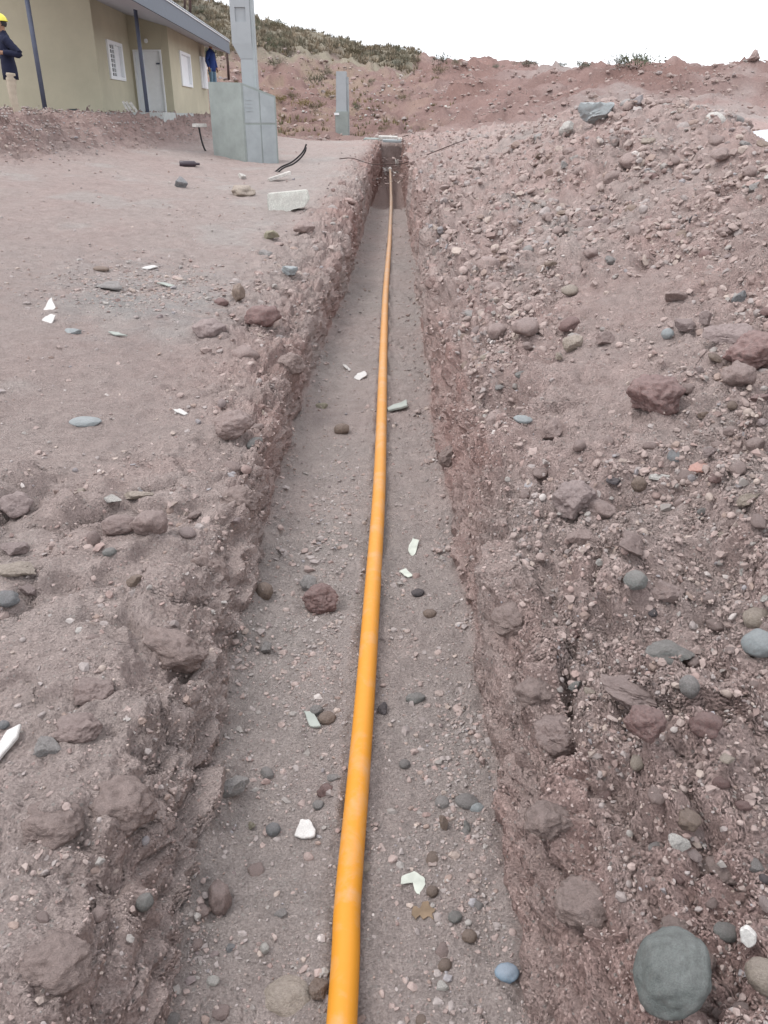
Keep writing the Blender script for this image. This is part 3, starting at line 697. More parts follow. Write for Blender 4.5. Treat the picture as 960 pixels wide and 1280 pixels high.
S(829, 735, 52, 34, 'angular', 'clay_clod', 'reddish slab behind the split green grey stone', seed=50)
S(931, 711, 19, 15, 'angular', 'pale_stone', 'pale pebble above the three cobbles at the right edge', 'pebble', 'pebble', seed=51)
S(940, 771, 33, 29, 'cobble', 'beige_stone', 'pinkish beige round cobble at the right edge', 'cobble', 'cobble', seed=52)
S(946, 804, 40, 36, 'cobble', 'pale_blue_stone', 'bluish grey round cobble under the pinkish one at the right edge', 'cobble', 'cobble', seed=53)
S(952, 748, 20, 14, 'angular', 'pale_stone', 'white chip above the pinkish beige cobble at the right edge', 'stone', 'stone', seed=54)
S(815, 768, 14, 10, 'cobble', 'dark_stone', 'small dark pebble between the split stone and the grey slab', 'pebble', 'pebble', seed=55)
S(838, 812, 54, 30, 'angular', 'green_grey_stone', 'broad grey green stone lying flat on the right bank', seed=56)
S(868, 864, 24, 32, 'cobble', 'grey_stone', 'upright grey cobble below the broad grey green stone', 'cobble', 'cobble', seed=57)
S(806, 906, 46, 46, 'clod', 'red_clay', 'cracked red clay clod left of the reddish pebble', 'clod', 'clod', seed=58, sub=5)
S(880, 900, 38, 30, 'clod', 'red_clay', 'reddish clod right of the cracked red clod', 'clod', 'clod', seed=59)
S(700, 912, 62, 46, 'clod', 'clay_clod', 'broad pale clay lump at the lip of the trench on the right', 'clod', 'clod', seed=60, sub=5, sink=.4)
S(790, 862, 90, 24, 'clod', 'clay_clod', 'long curving ledge of clay above the cracked red clod', 'clod', 'clod', seed=61, sub=5, sink=.45, lean=22)
S(858, 1024, 30, 26, 'clod', 'brown_stone', 'brown stone with a small pale chip beside it low on the right', seed=62)
S(955, 1097, 17, 13, 'cobble', 'dark_stone', 'dark slate coloured pebble cut by the right edge', 'pebble', 'pebble', seed=63)
S(950, 1218, 46, 44, 'cobble', 'beige_stone', 'beige cobble right of the large dark boulder', 'cobble', 'cobble', seed=64)
S(908, 1163, 30, 22, 'cobble', 'green_grey_stone', 'pale green grey stone left of the white chip', seed=65)
plate(937, 1171, [(-11, 4), (-6, -8), (4, -10), (11, -2), (7, 6), (-4, 10)], .012, 'white_tile', 'bright white chip beside the large dark boulder', 'tile_shard', 'tile shard')
S(632, 1213, 31, 20, 'cobble', 'blue_paint', 'blue painted stone at the foot of the right wall', seed=66)
S(182, 1124, 22, 28, 'cobble', 'green_grey_stone', 'grey green cobble stuck in the left wall low down', 'cobble', 'cobble', seed=67)
S(10, 748, 32, 20, 'cobble', 'blue_grey_stone', 'smooth blue-grey stone at the left edge', seed=68)
S(20, 684, 46, 26, 'angular', 'pink_stone', 'pinkish slab at the left edge above the blue-grey stone', 'stone', 'stone', seed=69)
S(26, 709, 50, 22, 'angular', 'beige_stone', 'dusty beige slab under the pinkish slab at the left edge', 'stone', 'stone', seed=70)
S(38, 735, 26, 18, 'angular', 'pink_stone', 'small pink stone right of the blue-grey stone', seed=71)
S(24, 632, 44, 34, 'clod', 'pink_stone', 'beige pink clod at the left edge where the trodden ground breaks off', 'clod', 'clod', seed=72)
S(150, 656, 42, 30, 'clod', 'clay_clod', 'clay lump with a black crack under it on the left bank', 'clod', 'clod', seed=73)
S(188, 650, 42, 40, 'clod', 'clay_clod', 'greyish clay block right of the black crack', 'clod', 'clod', seed=74)
S(143, 622, 26, 13, 'angular', 'pale_stone', 'pale flat stone above the cracked lump on the left bank', seed=75)
S(172, 617, 40, 14, 'angular', 'beige_stone', 'flat beige stone roofing the black crack on the left bank', seed=76)
S(137, 690, 18, 12, 'cobble', 'green_grey_stone', 'rounded grey pebble with a shaded hollow under it on the left bank', 'pebble', 'pebble', seed=77)
S(118, 672, 16, 26, 'cobble', 'clay_clod', 'oval brown pebble standing upright on the left bank', 'pebble', 'pebble', seed=78)
S(60, 930, 40, 26, 'angular', 'grey_stone', 'grey slab with dusty top at the left edge of the bank', 'stone', 'stone', seed=79)
S(5, 905, 14, 12, 'cobble', 'blue_grey_stone', 'lilac grey pebble touching the left edge', 'pebble', 'pebble', seed=80)
plate(6, 935, [(-9, 22), (-6, -16), (8, -24), (12, -8), (2, 18)], .015, 'white_tile', 'long white tile shard at the left edge of the bank', 'tile_shard', 'tile shard')
S(95, 905, 60, 34, 'clod', 'clay_clod', 'overhanging clay plate above a shaded hollow on the left bank', 'clod', 'clod', seed=82, sub=5, sink=.45)
S(115, 855, 54, 30, 'clod', 'clay_clod', 'layered clay lump high on the left bank', 'clod', 'clod', seed=83, sub=5, sink=.4)
S(108, 525, 40, 13, 'cobble', 'pale_blue_stone', 'flat pale blue-green stone pressed into the trodden left ground', seed=84, sink=.4)
S(228, 227, 22, 18, 'angular', 'blue_grey_stone', 'blue-grey rock standing alone left of the concrete meter box', 'stone', 'stone', seed=85)
S(303, 237, 34, 16, 'clod', 'beige_stone', 'beige clod in front of the concrete meter box', 'clod', 'clod', seed=86)
S(302, 218, 14, 10, 'angular', 'pale_stone', 'pale stone at the foot of the meter box', seed=87)
S(378, 282, 26, 18, 'clod', 'clay_clod', 'pinkish clod right below the white block', 'clod', 'clod', seed=88)
S(340, 292, 20, 16, 'angular', 'olive_stone', 'olive coloured stone left of the pinkish clod', seed=89)
S(365, 336, 30, 20, 'angular', 'pale_blue_stone', 'pale blue-grey rock on the left rim of the trench', 'stone', 'stone', seed=90)
S(328, 392, 42, 30, 'clod', 'red_clay', 'dark red clay block on the left rim of the trench', 'clod', 'clod', seed=91)
S(298, 366, 16, 26, 'clod', 'brown_stone', 'upright brown clod behind the dark red clay block', 'clod', 'clod', seed=92)
S(262, 408, 40, 26, 'clod', 'pink_stone', 'rounded pinkish clod left of the dark red block', 'clod', 'clod', seed=93)
S(292, 532, 46, 36, 'clod', 'clay_clod', 'grey pink clay block overhanging the left rim of the trench', 'clod', 'clod', seed=94, sub=5)
S(126, 333, 20, 7, 'cobble', 'brown_stone', 'small flat brown stone above the grey gravel on the left', seed=95)
S(141, 355, 36, 15, 'angular', 'grey_stone', 'dark grey broken stone in the gravel patch on the left', seed=96)
S(92, 412, 24, 10, 'angular', 'pale_blue_stone', 'flat bluish stone right of the white tile shards', seed=97)
# on the trench floor
S(400, 748, 46, 34, 'clod', 'red_clay', 'dark crumbled clay clod left of the pipe on the trench floor', 'clod', 'clod', seed=101, sub=5)
S(388, 727, 22, 22, 'clod', 'grey_stone', 'grey clod leaning on the dark crumbled one in the trench', 'clod', 'clod', seed=102)
S(428, 536, 20, 15, 'cobble', 'brown_stone', 'round brown stone on the trench floor far up left of the pipe', seed=103)
S(407, 504, 17, 12, 'angular', 'olive_stone', 'yellowish stone at the foot of the left wall', seed=104)
S(537, 767, 17, 12, 'cobble', 'brown_stone', 'flat round brown pebble right of the pipe', 'pebble', 'pebble', seed=105)
S(523, 741, 18, 10, 'cobble', 'dark_stone', 'dark oval pebble right of the pipe', 'pebble', 'pebble', seed=106)
S(343, 1036, 19, 17, 'cobble', 'blue_grey_stone', 'blue-grey pebble left of the white tile in the trench', 'pebble', 'pebble', seed=107)
S(315, 1030, 14, 12, 'angular', 'olive_stone', 'cream yellow chip left of the blue-grey pebble in the trench', 'stone', 'stone', seed=108)
S(399, 1005, 15, 12, 'cobble', 'grey_stone', 'round grey pebble above the white tile beside the pipe', 'pebble', 'pebble', seed=109)
S(396, 1233, 30, 32, 'angular', 'brown_stone', 'brown stone leaning against the pipe near the camera', seed=110)
S(358, 1232, 70, 46, 'cobble', 'beige_stone', 'large flat stone almost buried in the trench floor left of the pipe', seed=111, sink=.70, sub=5)
S(267, 1225, 17, 10, 'cobble', 'pale_stone', 'small white pebble on the trench floor at the lower left', 'pebble', 'pebble', seed=112)
S(330, 1183, 12, 14, 'cobble', 'pale_stone', 'white oval pebble above the buried flat stone', 'pebble', 'pebble', seed=113)
S(275, 1115, 30, 48, 'clod', 'clay_clod', 'reddish lump rising from the trench floor beside the left wall', 'clod', 'clod', seed=114, sink=.4)
S(293, 980, 40, 28, 'angular', 'grey_stone', 'grey stone lying against the foot of the left wall', seed=115)
S(395, 887, 17, 13, 'cobble', 'grey_stone', 'left one of two grey pebbles touching beside the pipe', 'pebble', 'pebble', seed=116)
S(410, 897, 22, 16, 'cobble', 'brown_stone', 'right one of two pebbles touching beside the pipe, brownish', 'pebble', 'pebble', seed=117)
S(506, 954, 14, 13, 'cobble', 'grey_stone', 'round grey pebble right of the pipe half way down', 'pebble', 'pebble', seed=118)
S(477, 885, 18, 16, 'angular', 'dark_stone', 'dark stone wedged against the right side of the pipe', seed=119)
S(585, 1000, 30, 16, 'cobble', 'grey_stone', 'grey cobble on top of the pebble patch at the right wall', 'cobble', 'cobble', seed=120)
S(596, 1008, 18, 12, 'cobble', 'pale_blue_stone', 'pale blue pebble in the pebble patch at the right wall', 'pebble', 'pebble', seed=121)
S(555, 1027, 14, 26, 'angular', 'brown_stone', 'narrow upright brown stone left in the pebble patch', seed=122)
S(583, 1030, 12, 20, 'angular', 'green_grey_stone', 'greenish narrow stone low in the pebble patch', seed=123)
S(568, 1146, 18, 13, 'cobble', 'green_grey_stone', 'pale green pebble right of the brown leaf', 'pebble', 'pebble', seed=124)
S(587, 1168, 20, 15, 'cobble', 'brown_stone', 'brown pebble below the pale green one', 'pebble', 'pebble', seed=125)
S(539, 1113, 16, 14, 'cobble', 'brown_stone', 'brown pebble touching the scrap of paper', 'pebble', 'pebble', seed=126)
S(520, 872, 24, 13, 'cobble', 'green_grey_stone', 'flat greenish stone right of the pipe', seed=127)
S(335, 810, 20, 20, 'angular', 'grey_stone', 'grey stone at the foot of the left wall above the gravel', seed=128)
S(330, 738, 22, 26, 'cobble', 'brown_stone', 'rounded stone sticking out of the foot of the left wall', seed=129)
# plates: tiles, scraps, slabs
plate(384, 1038, [(-14, 6), (-8, -11), (3, -10), (13, 2), (12, 9), (-2, 10)], .010, 'white_tile', 'broken white tile left of the pipe on the trench floor', 'tile_shard', 'tile shard', tilt=(6, -6))
plate(515, 1106, [(-16, 4), (-14, -6), (2, -14), (14, -8), (16, 0), (8, 13), (4, 11), (0, 0)], .003, 'old_paper', 'torn scrap of pale paper right of the pipe', 'paper_scrap', 'paper', tilt=(4, 8), curl=.05)
plate(530, 1140, [(-15, 4), (-12, -5), (-4, -3), (-1, -9), (6, -10), (9, -4), (15, -2), (11, 2), (12, 8), (5, 5), (0, 8), (-5, 4), (-10, 9)], .003, 'dry_leaf', 'brown dry leaf scraps below the torn paper', 'dry_leaf', 'leaf', tilt=(5, -6), curl=.06)
plate(497, 508, [(-13, 4), (12, -6), (13, 3), (-12, 8)], .02, 'pale_green_slab', 'grey green flat tile lying right of the pipe on the trench floor', 'tile', 'tile')
plate(450, 471, [(-8, 2), (-4, -3), (6, -5), (8, 0), (0, 5)], .012, 'white_tile', 'small white shard left of the pipe, the nearer of two', 'tile_shard', 'tile shard')
plate(434, 458, [(-6, 0), (-2, -4), (6, -1), (5, 4), (0, 4)], .012, 'white_tile', 'small white shard left of the pipe, the farther of two', 'tile_shard', 'tile shard')
plate(390, 901, [(-12, -8), (0, -6), (12, 8), (-2, 8)], .010, 'pale_green_slab', 'pale angular chip left of the two touching pebbles', 'stone_chip', 'stone')
plate(517, 686, [(-7, 2), (0, -10), (8, -8), (2, 6), (-3, 10)], .006, 'old_paper', 'curled pale shard right of the pipe beneath the reddish wall', 'shard', 'shard', tilt=(12, 10))
plate(507, 719, [(-9, -2), (0, -6), (9, 2), (2, 4)], .006, 'old_paper', 'pale flat chip right of the pipe just above the dark oval pebble', 'stone_chip', 'stone')
plate(62, 383, [(-9, 2), (0, -7), (9, 1), (0, 6)], .012, 'white_tile', 'white tile shard on the left ground, the upper of two', 'tile_shard', 'tile shard', tilt=(25, 0))
plate(61, 400, [(-7, 0), (-1, -4), (7, -4), (7, 4), (-3, 5)], .012, 'white_tile', 'white tile shard on the left ground, the lower of two', 'tile_shard', 'tile shard', tilt=(20, 0))
plate(226, 516, [(-10, -2), (-2, -3), (10, 2), (5, 4)], .012, 'white_tile', 'thin white shard near the left rim of the trench', 'tile_shard', 'tile shard', tilt=(10, 0))
plate(188, 333, [(-9, 2), (0, -4), (9, -2), (2, 3)], .012, 'white_tile', 'whitish chip on the gravel patch of the left ground', 'tile_shard', 'tile shard', tilt=(10, 0))
plate(208, 356, [(-12, 0), (-4, -4), (12, 0), (6, 4)], .012, 'pale_green_slab', 'pale flat chip right of the dark grey broken stone', 'stone_chip', 'stone')
plate(147, 418, [(-12, 0), (0, -2), (13, 1), (0, 3)], .012, 'pale_green_slab', 'long pale chip on the left ground below the gravel patch', 'stone_chip', 'stone')

for px, py, w_, h_, sd_, lb in ((872, 1178, 34, 70, 401, 'soil clod leaning against the right side of the large dark boulder'), (868, 1238, 40, 46, 402, 'soil clod at the lower right of the large dark boulder'),
        (845, 1150, 34, 20, 403, 'flat clod touching the top of the large dark boulder'), (690, 1010, 60, 44, 404, 'clay lump in the right trench wall above the blue stone'), (742, 1110, 90, 60, 405, 'big clay lump on the right lip left of the large dark boulder'),
        (640, 760, 50, 40, 406, 'clay lump in the middle of the right trench wall'), (672, 850, 54, 40, 407, 'clay lump above the pale lump on the right lip'), (255, 690, 60, 44, 408, 'clay lump on the left trench lip beside the crumbled clod'),
        (215, 790, 80, 50, 409, 'broad clay lump on the left bank above the red face'), (150, 985, 84, 52, 410, 'broad clay lump with a cracked underside low on the left bank'), (60, 1180, 100, 60, 411, 'large dusty clay lump in the lower left corner'),
        (60, 1010, 80, 44, 412, 'dusty clay lump at the left edge below the white shard'), (300, 610, 50, 34, 413, 'pale dusty lump on the left rim where the bank juts out'), (365, 440, 34, 30, 414, 'clod on the far left rim of the trench'),
        (560, 560, 26, 30, 415, 'clod stuck in the far right wall'), (905, 1080, 50, 30, 416, 'low clod above the beige cobble on the right bank')):
    S(px, py, w_, h_, 'clod', 'soil_clod', lb, 'clod', 'clod', seed=sd_, sub=5, sink=.70)
# ------------------------------------------------------------------ the many others, spread over the ground
P_, N_ = NEAR['P'], NEAR['N']
pxg, pyg, pzg = project(P_)
d1 = np.stack([np.gradient(pxg, axis=0), np.gradient(pyg, axis=0)], -1); d2 = np.stack([np.gradient(pxg, axis=1), np.gradient(pyg, axis=1)], -1)
area = np.abs(d1[..., 0] * d2[..., 1] - d1[..., 1] * d2[..., 0])
inview = (pxg > -260) & (pxg < 1260) & (pyg > 60) & (pyg < 1420) & (P_[..., 1] > .7)
X_, Y_, Z_ = P_[..., 0], P_[..., 1], P_[..., 2]
patch = smooth(-.2, .35, fbm(X_ * 1.5 + 3, Y_ * 1.1, Z_ * 2, 3))
clump = smooth(.0, .4, fbm(X_ * 4.5 + 13, Y_ * 3.1, Z_ * 2, 3))
dens = NEAR['heap'] * (.35 + 1.5 * patch + .8 * clump) * (.3 + .7 * NEAR['bench']) + NEAR['lip'] * (.35 + .9 * clump) + NEAR['floor'] * (.30 + .75 * patch * clump + .2 * clump) \
    + NEAR['flat'] * (.09 + .45 * patch * clump) + NEAR['wall'] * .30 + NEAR['foot'] * 1.5 * (.3 + clump) + NEAR['mound'] * 2.2
# the grey gravel streak on the left ground and the band of pebbles either side of the pipe
gpatch = np.exp(-(((pxg - 175) / 95) ** 2 + ((pyg - 358) / 26) ** 2)); dens = dens + gpatch * 4.5 * (X_ < -1)
fb = np.exp(-((X_ + .30) / .13) ** 2) * smooth(2.0, 2.6, Y_) * (1 - smooth(4.2, 5.2, Y_)); dens = dens + NEAR['floor'] * fb * 1.6
pb = np.exp(-((X_ - .22) / .09) ** 2) * np.exp(-((Y_ - 1.95) / .45) ** 2); dens = dens + NEAR['floor'] * pb * 2.2
dens = dens * ip(Y_, [0, 1.5, 2.2, 3.4], [.6, .65, .8, 1.0]) * np.where(X_ < -.65, ip(Y_, [0, 3, 4], [.55, .6, 1]), 1)
w = (area * dens * inview).ravel(); w /= w.sum()
NST = 60000
idx = rng.choice(len(w), NST, p=w)
u = rng.random(NST); size_px = 2.35 * u ** (-1 / 2.0)
# a second, coarser lot for the loose rubble of the heap, the rims and the mound
w2_ = (area * (NEAR['heap'] * (.35 + 1.2 * patch + .6 * clump) * (.12 + .88 * NEAR['bench']) * ip(Y_, [0, 1.8, 3, 4], [.25, .35, .8, 1]) + NEAR['lip'] * .5 * clump * ip(Y_, [0, 3, 4], [.3, .4, 1]) + .8 * NEAR['foot'] * clump * (Y_ > 1.5) + .16 * NEAR['floor'] * clump + 2.0 * NEAR['mound'] + .9 * gpatch * (X_ < -1)) * inview).ravel(); w2_ /= w2_.sum()
N2 = 13500; idx = np.concatenate([idx, rng.choice(len(w2_), N2, p=w2_)]); size_px = np.concatenate([size_px, np.clip(np.exp(rng.normal(math.log(7.2), .46, N2)), 4.0, 34)]); NST += N2
zone = np.stack([NEAR[k].ravel()[idx] * np.ones(NST) for k in ('heap', 'lip', 'floor', 'flat', 'wall', 'mound')], 1).argmax(1)
cap_m = np.array([.30, .26, .06, .08, .09, .40])[zone]
z_i = pzg.ravel()[idx]; size_m = size_px * z_i / F
cap_m = cap_m * np.where((zone != 2) & (zone != 3), ip(z_i, [1, 2.5, 4, 7], [.16, .24, .45, .8]), 1.0)
over = size_m > cap_m * rng.uniform(.4, 1, NST); size_m = np.where(over, np.minimum(cap_m * .55, 3.4 * z_i / F), size_m)
size_m = np.maximum(size_m, .005); size_px = size_m * F / z_i
pos = P_.reshape(-1, 3)[idx] + rng.normal(size=(NST, 3)) * np.array([.004, .004, 0]) * z_i[:, None]
nor = N_.reshape(-1, 3)[idx]
PAL = {'clay_clod': .42, 'red_clay': .12, 'pink_stone': .13, 'beige_stone': .07, 'grey_stone': .12, 'green_grey_stone': .045, 'pale_stone': .022, 'brown_stone': .05, 'dark_stone': .010, 'blue_grey_stone': .013}
PCOL = {'clay_clod': (.300, .242, .222), 'red_clay': (.250, .180, .163), 'pink_stone': (.31, .262, .240), 'beige_stone': (.35, .30, .26), 'grey_stone': (.27, .257, .25),
        'green_grey_stone': (.235, .245, .232), 'pale_stone': (.46, .44, .42), 'brown_stone': (.23, .175, .145), 'dark_stone': (.11, .10, .105), 'blue_grey_stone': (.215, .235, .255)}
keys = list(PAL); pr = np.array([PAL[k] for k in keys])
prz = np.tile(pr, (6, 1)); prz[2] *= [.6, .3, .8, 1, 2.6, 2.4, 1.0, 1, 1.5, 1.6]; prz[3] *= [.5, .2, .8, 1.3, 2.6, 2.6, 1.4, 1, 1, 1.5]; prz[0] *= [1.2, 1, 1, 1, 1, 1, 1, 1, 1, 1]; prz[4] *= [2, 2, .5, .3, .3, .3, .2, .5, .3, .3]
prz /= prz.sum(1)[:, None]
mi = np.array([rng.choice(len(keys), p=prz[z]) for z in zone])
# the largest ones become stones of their own, kept apart from each other
order = np.argsort(-size_px); chosen = []; taken = np.zeros(NST, bool)
cx, cy = pxg.ravel()[idx], pyg.ravel()[idx]
hero_xy = [(o, project(np.array(o.location))) for o in C.objects if o.get('category')]
hero_xy = [(float(q[0]), float(q[1]), (max(o.scale) * F / max(float(q[2]), .5)) if max(o.scale) < .9 else 10) for o, q in hero_xy if o.name.startswith(('stone', 'clod', 'boulder', 'pebble', 'cobble', 'rock', 'slab', 'tile', 'paper', 'dry'))]
for i in order[:4000]:
    s = size_px[i]
    if not (-10 < cx[i] < 970 and 20 < cy[i] < 1290): continue
    if any((cx[i] - a) ** 2 + (cy[i] - b) ** 2 < (s * .45 + c * .9) ** 2 for a, b, c in hero_xy): taken[i] = True; continue
    if any((cx[i] - cx[j]) ** 2 + (cy[i] - cy[j]) ** 2 < (.42 * (s + size_px[j])) ** 2 for j in chosen): taken[i] = s > 14; continue
    if s > 46: taken[i] = True; continue
    chosen.append(i); taken[i] = True
    if len(chosen) >= 200: break
WORD = {'clay_clod': 'dusty reddish', 'red_clay': 'dark red', 'pink_stone': 'pinkish', 'beige_stone': 'beige', 'grey_stone': 'grey', 'green_grey_stone': 'greenish grey',
        'pale_stone': 'whitish', 'brown_stone': 'brown', 'dark_stone': 'blackish', 'blue_grey_stone': 'bluish grey'}
GROUPS = ['stones lying on the right spoil heap', 'stones and clods along the trench rim', 'pebbles on the trench floor', 'stones on the trodden left ground', 'stones sticking out of the trench walls', 'rubble on the left mound']
LAND = [(742, 140, 'the big pale boulder on the crest'), (818, 492, 'the lone dark red clod'), (945, 430, 'the dark red boulder at the right edge'), (720, 428, 'the pale wedge shaped stone'),
        (690, 535, 'the pinkish clay wedge'), (720, 640, 'the pale topped pink rock'), (882, 583, 'the orange brick shard'), (795, 722, 'the split green grey stone'), (942, 785, 'the round cobbles at the right edge'),
        (838, 812, 'the broad grey green stone'), (806, 906, 'the cracked red clod'), (858, 1025, 'the brown stone low on the right'), (832, 1205, 'the large dark boulder'), (700, 912, 'the pale lump on the right lip'),
        (700, 1080, 'the near end of the right wall'), (560, 420, 'the lip of the right wall'), (600, 600, 'the middle of the right wall'), (540, 270, 'the far end of the right wall'), (640, 250, 'the foot of the heap crest'), (860, 260, 'the top of the heap'),
        (930, 230, 'the pale sheet behind the heap'), (620, 360, 'the gravelly middle of the heap'), (790, 330, 'the upper middle of the heap'), (950, 950, 'the right edge below the cobbles'),
        (20, 715, 'the slabs at the left edge'), (165, 650, 'the black crack in the left bank'), (100, 880, 'the overhanging clay plate'), (6, 930, 'the long white shard at the left edge'), (90, 1080, 'the hollow low on the left bank'), (182, 1124, 'the cobble in the left wall'),
        (60, 1230, 'the lower left corner'), (250, 800, 'the red face of the left wall'), (292, 532, 'the overhanging clay block'), (328, 392, 'the dark red block on the left rim'), (365, 336, 'the pale blue rock on the rim'), (360, 255, 'the white block'),
        (320, 450, 'the crumbling left rim'), (62, 392, 'the two white shards on the left ground'), (165, 350, 'the grey gravel patch'), (228, 227, 'the lone blue-grey rock'), (108, 525, 'the flat bluish stone in the ground'), (300, 205, 'the meter box'),
        (400, 748, 'the crumbled clod in the trench'), (384, 1038, 'the white tile in the trench'), (515, 1106, 'the torn paper scrap'), (632, 1213, 'the blue stone'), (358, 1226, 'the buried flat stone'), (590, 1010, 'the pebble patch at the right wall'),
        (400, 892, 'the two touching pebbles'), (530, 755, 'the dark oval pebble'), (293, 980, 'the grey stone at the left wall foot'), (430, 540, 'the round brown stone up the trench'), (497, 508, 'the grey green tile'), (445, 465, 'the two small white shards'), (30, 160, 'the person at the mound'), (150, 165, 'the porch slab'), (220, 185, 'the right end of the mound')]
def whereabouts(z, x, y, s):
    a, b, t = min(LAND, key=lambda q: (q[0] - x) ** 2 + 1.6 * (q[1] - y) ** 2)
    dx, dy = x - a, y - b
    if abs(dx) < 14 and abs(dy) < 12: r = 'right at'
    elif abs(dx) > 2.2 * abs(dy): r = 'right of' if dx > 0 else 'left of'
    elif abs(dy) > 1.5 * abs(dx): r = 'below' if dy > 0 else 'above'
    else: r = ('below and ' if dy > 0 else 'above and ') + ('right of' if dx > 0 else 'left of')
    return ('close ' if math.hypot(dx, dy) < 38 and r[0] in 'ab' else 'just ' if math.hypot(dx, dy) < 38 and r[0] in 'rl' and 'at' not in r else '') + r + ' ' + t
USED_L = {}
for i in chosen:
    k = keys[mi[i]]; kind = 'clod' if k in ('clay_clod', 'red_clay') and size_px[i] > 14 else ('angular' if rng.random() < (.85 if zone[i] != 2 else .5) else 'cobble')
    s = size_m[i] * .55; nm = 'clod' if kind == 'clod' else ('pebble' if kind == 'cobble' and size_m[i] < .07 else 'stone')
    o = bpy.data.objects.new(nm, stone_mesh(kind, int(rng.integers(0, 5)) + 300, 3, k)); C.objects.link(o)
    o.scale = (s * rng.uniform(.85, 1.25), s * rng.uniform(.75, 1.1), s * rng.uniform(.5, .8))
    o.rotation_mode = 'QUATERNION'; o.rotation_quaternion = basis(Vector(nor[i]) * .5 + Vector((0, 0, 1)), rng.uniform(0, 6.28), rng.uniform(-.4, .4))
    o.location = Vector(pos[i]) + Vector((0, 0, .02 * s))
    shape = {'clod': 'crumbly', 'angular': 'angular', 'cobble': 'rounded'}[kind]
    big_ = 'large ' if size_px[i] > 26 else 'small ' if size_px[i] < 17 else ''
    lb = f"{big_}{WORD[k]} {shape} {nm} {whereabouts(int(zone[i]), cx[i], cy[i], size_px[i])}"
    if len(lb.split()) > 16: lb = lb.replace(shape + ' ', '')
    if len(lb.split()) > 16: lb = lb.replace(' and ', ' ', 1)
    if len(lb.split()) > 16: lb = ' '.join(lb.split()[1:])
    USED_L[lb] = USED_L.get(lb, 0) + 1
    if USED_L[lb] > 1 and len(lb.split()) < 15: lb = 'another ' + lb if USED_L[lb] == 2 else 'one more ' + lb
    tag(o, lb, nm, GROUPS[int(zone[i])])
# all the rest: gravel and crumbs, nobody could count them
rest = np.nonzero(~taken)[0]
_variants = {}
def variant_collection(sub, nvar):
    if (sub, nvar) in _variants: return _variants[(sub, nvar)]
    col = bpy.data.collections.new('gravel_shapes')
    for kk in range(nvar):
        V, Fa = rock_verts('cobble', 500 + kk, sub) if kk % 7 == 0 else rock_verts('clod', 500 + kk, 2) if kk % 4 == 1 else hull_rock(700 + kk + 50 * sub, 11 + kk % 5)
        o = mesh_np('gravel_shape', V, Fa, MATS['gravel_single'], smooth_=False, link=False); col.objects.link(o)
    _variants[(sub, nvar)] = col; return col
def scatter(name, ids, sub, nvar):
    sel = ids; m = len(sel)
    sc = size_m[sel, None] * .52 * np.stack([rng.uniform(.8, 1.35, m), rng.uniform(.7, 1.1, m), rng.uniform(.45, .85, m)], 1)
    yaw = rng.uniform(0, 6.28, m)
    nn = nor[sel] + np.array([0, 0, .6]); nn[:, :2] += rng.normal(size=(m, 2)) * .30; nn /= np.linalg.norm(nn, axis=1)[:, None]
    ref = np.stack([np.cos(yaw), np.sin(yaw), 0 * yaw], 1); t1 = ref - nn * (ref * nn).sum(1)[:, None]; t1 /= np.linalg.norm(t1, axis=1)[:, None]; t2 = np.cross(nn, t1)
    rot = np.stack([np.arctan2(t2[:, 2], nn[:, 2]), np.arcsin(np.clip(-t1[:, 2], -1, 1)), np.arctan2(t1[:, 1], t1[:, 0])], 1)
    P = pos[sel] + nn * sc[:, 2:3] * .05
    col = np.array([PCOL[k] for k in keys])[mi[sel]] * rng.uniform(.76, 1.26, (m, 1)); col = np.clip(col * .62 + (DUST * .5 + CLAY * .5) * .38, 0, 1)
    me = bpy.data.meshes.new(name); me.vertices.add(m); me.vertices.foreach_set('co', P.astype(np.float32).ravel())
    for an, dt in (('scl', sc), ('rot', rot)):
        a = me.attributes.new(an, 'FLOAT_VECTOR', 'POINT'); a.data.foreach_set('vector', dt.astype(np.float32).ravel())
    a = me.attributes.new('tint', 'FLOAT_COLOR', 'POINT'); a.data.foreach_set('color', np.concatenate([col, np.ones((m, 1))], 1).astype(np.float32).ravel())
    a = me.attributes.new('pick', 'INT', 'POINT'); a.data.foreach_set('value', (np.arange(m) % nvar).astype(np.int32))
    o = bpy.data.objects.new(name, me); C.objects.link(o)
    ng = bpy.data.node_groups.new(name, 'GeometryNodeTree')
    ng.interface.new_socket('Geometry', in_out='INPUT', socket_type='NodeSocketGeometry'); ng.interface.new_socket('Geometry', in_out='OUTPUT', socket_type='NodeSocketGeometry')
    N = ng.nodes; gi = N.new('NodeGroupInput'); go = N.new('NodeGroupOutput'); ins = N.new('GeometryNodeInstanceOnPoints'); ci = N.new('GeometryNodeCollectionInfo')
    ci.inputs['Collection'].default_value = variant_collection(sub, nvar); ci.inputs['Separate Children'].default_value = True; ci.inputs['Reset Children'].default_value = True
    def attr(nm_, ty):
        q = N.new('GeometryNodeInputNamedAttribute'); q.data_type = ty; q.inputs['Name'].default_value = nm_; return q.outputs['Attribute']
    e2r = N.new('FunctionNodeEulerToRotation'); ng.links.new(attr('rot', 'FLOAT_VECTOR'), e2r.inputs[0])
    ng.links.new(gi.outputs[0], ins.inputs['Points']); ng.links.new(ci.outputs[0], ins.inputs['Instance']); ins.inputs['Pick Instance'].default_value = True
    ng.links.new(attr('pick', 'INT'), ins.inputs['Instance Index']); ng.links.new(e2r.outputs[0], ins.inputs['Rotation']); ng.links.new(attr('scl', 'FLOAT_VECTOR'), ins.inputs['Scale'])
    ng.links.new(ins.outputs[0], go.inputs[0])
    md = o.modifiers.new('stones', 'NODES'); md.node_group = ng
    tag(o, kind='stuff'); return o
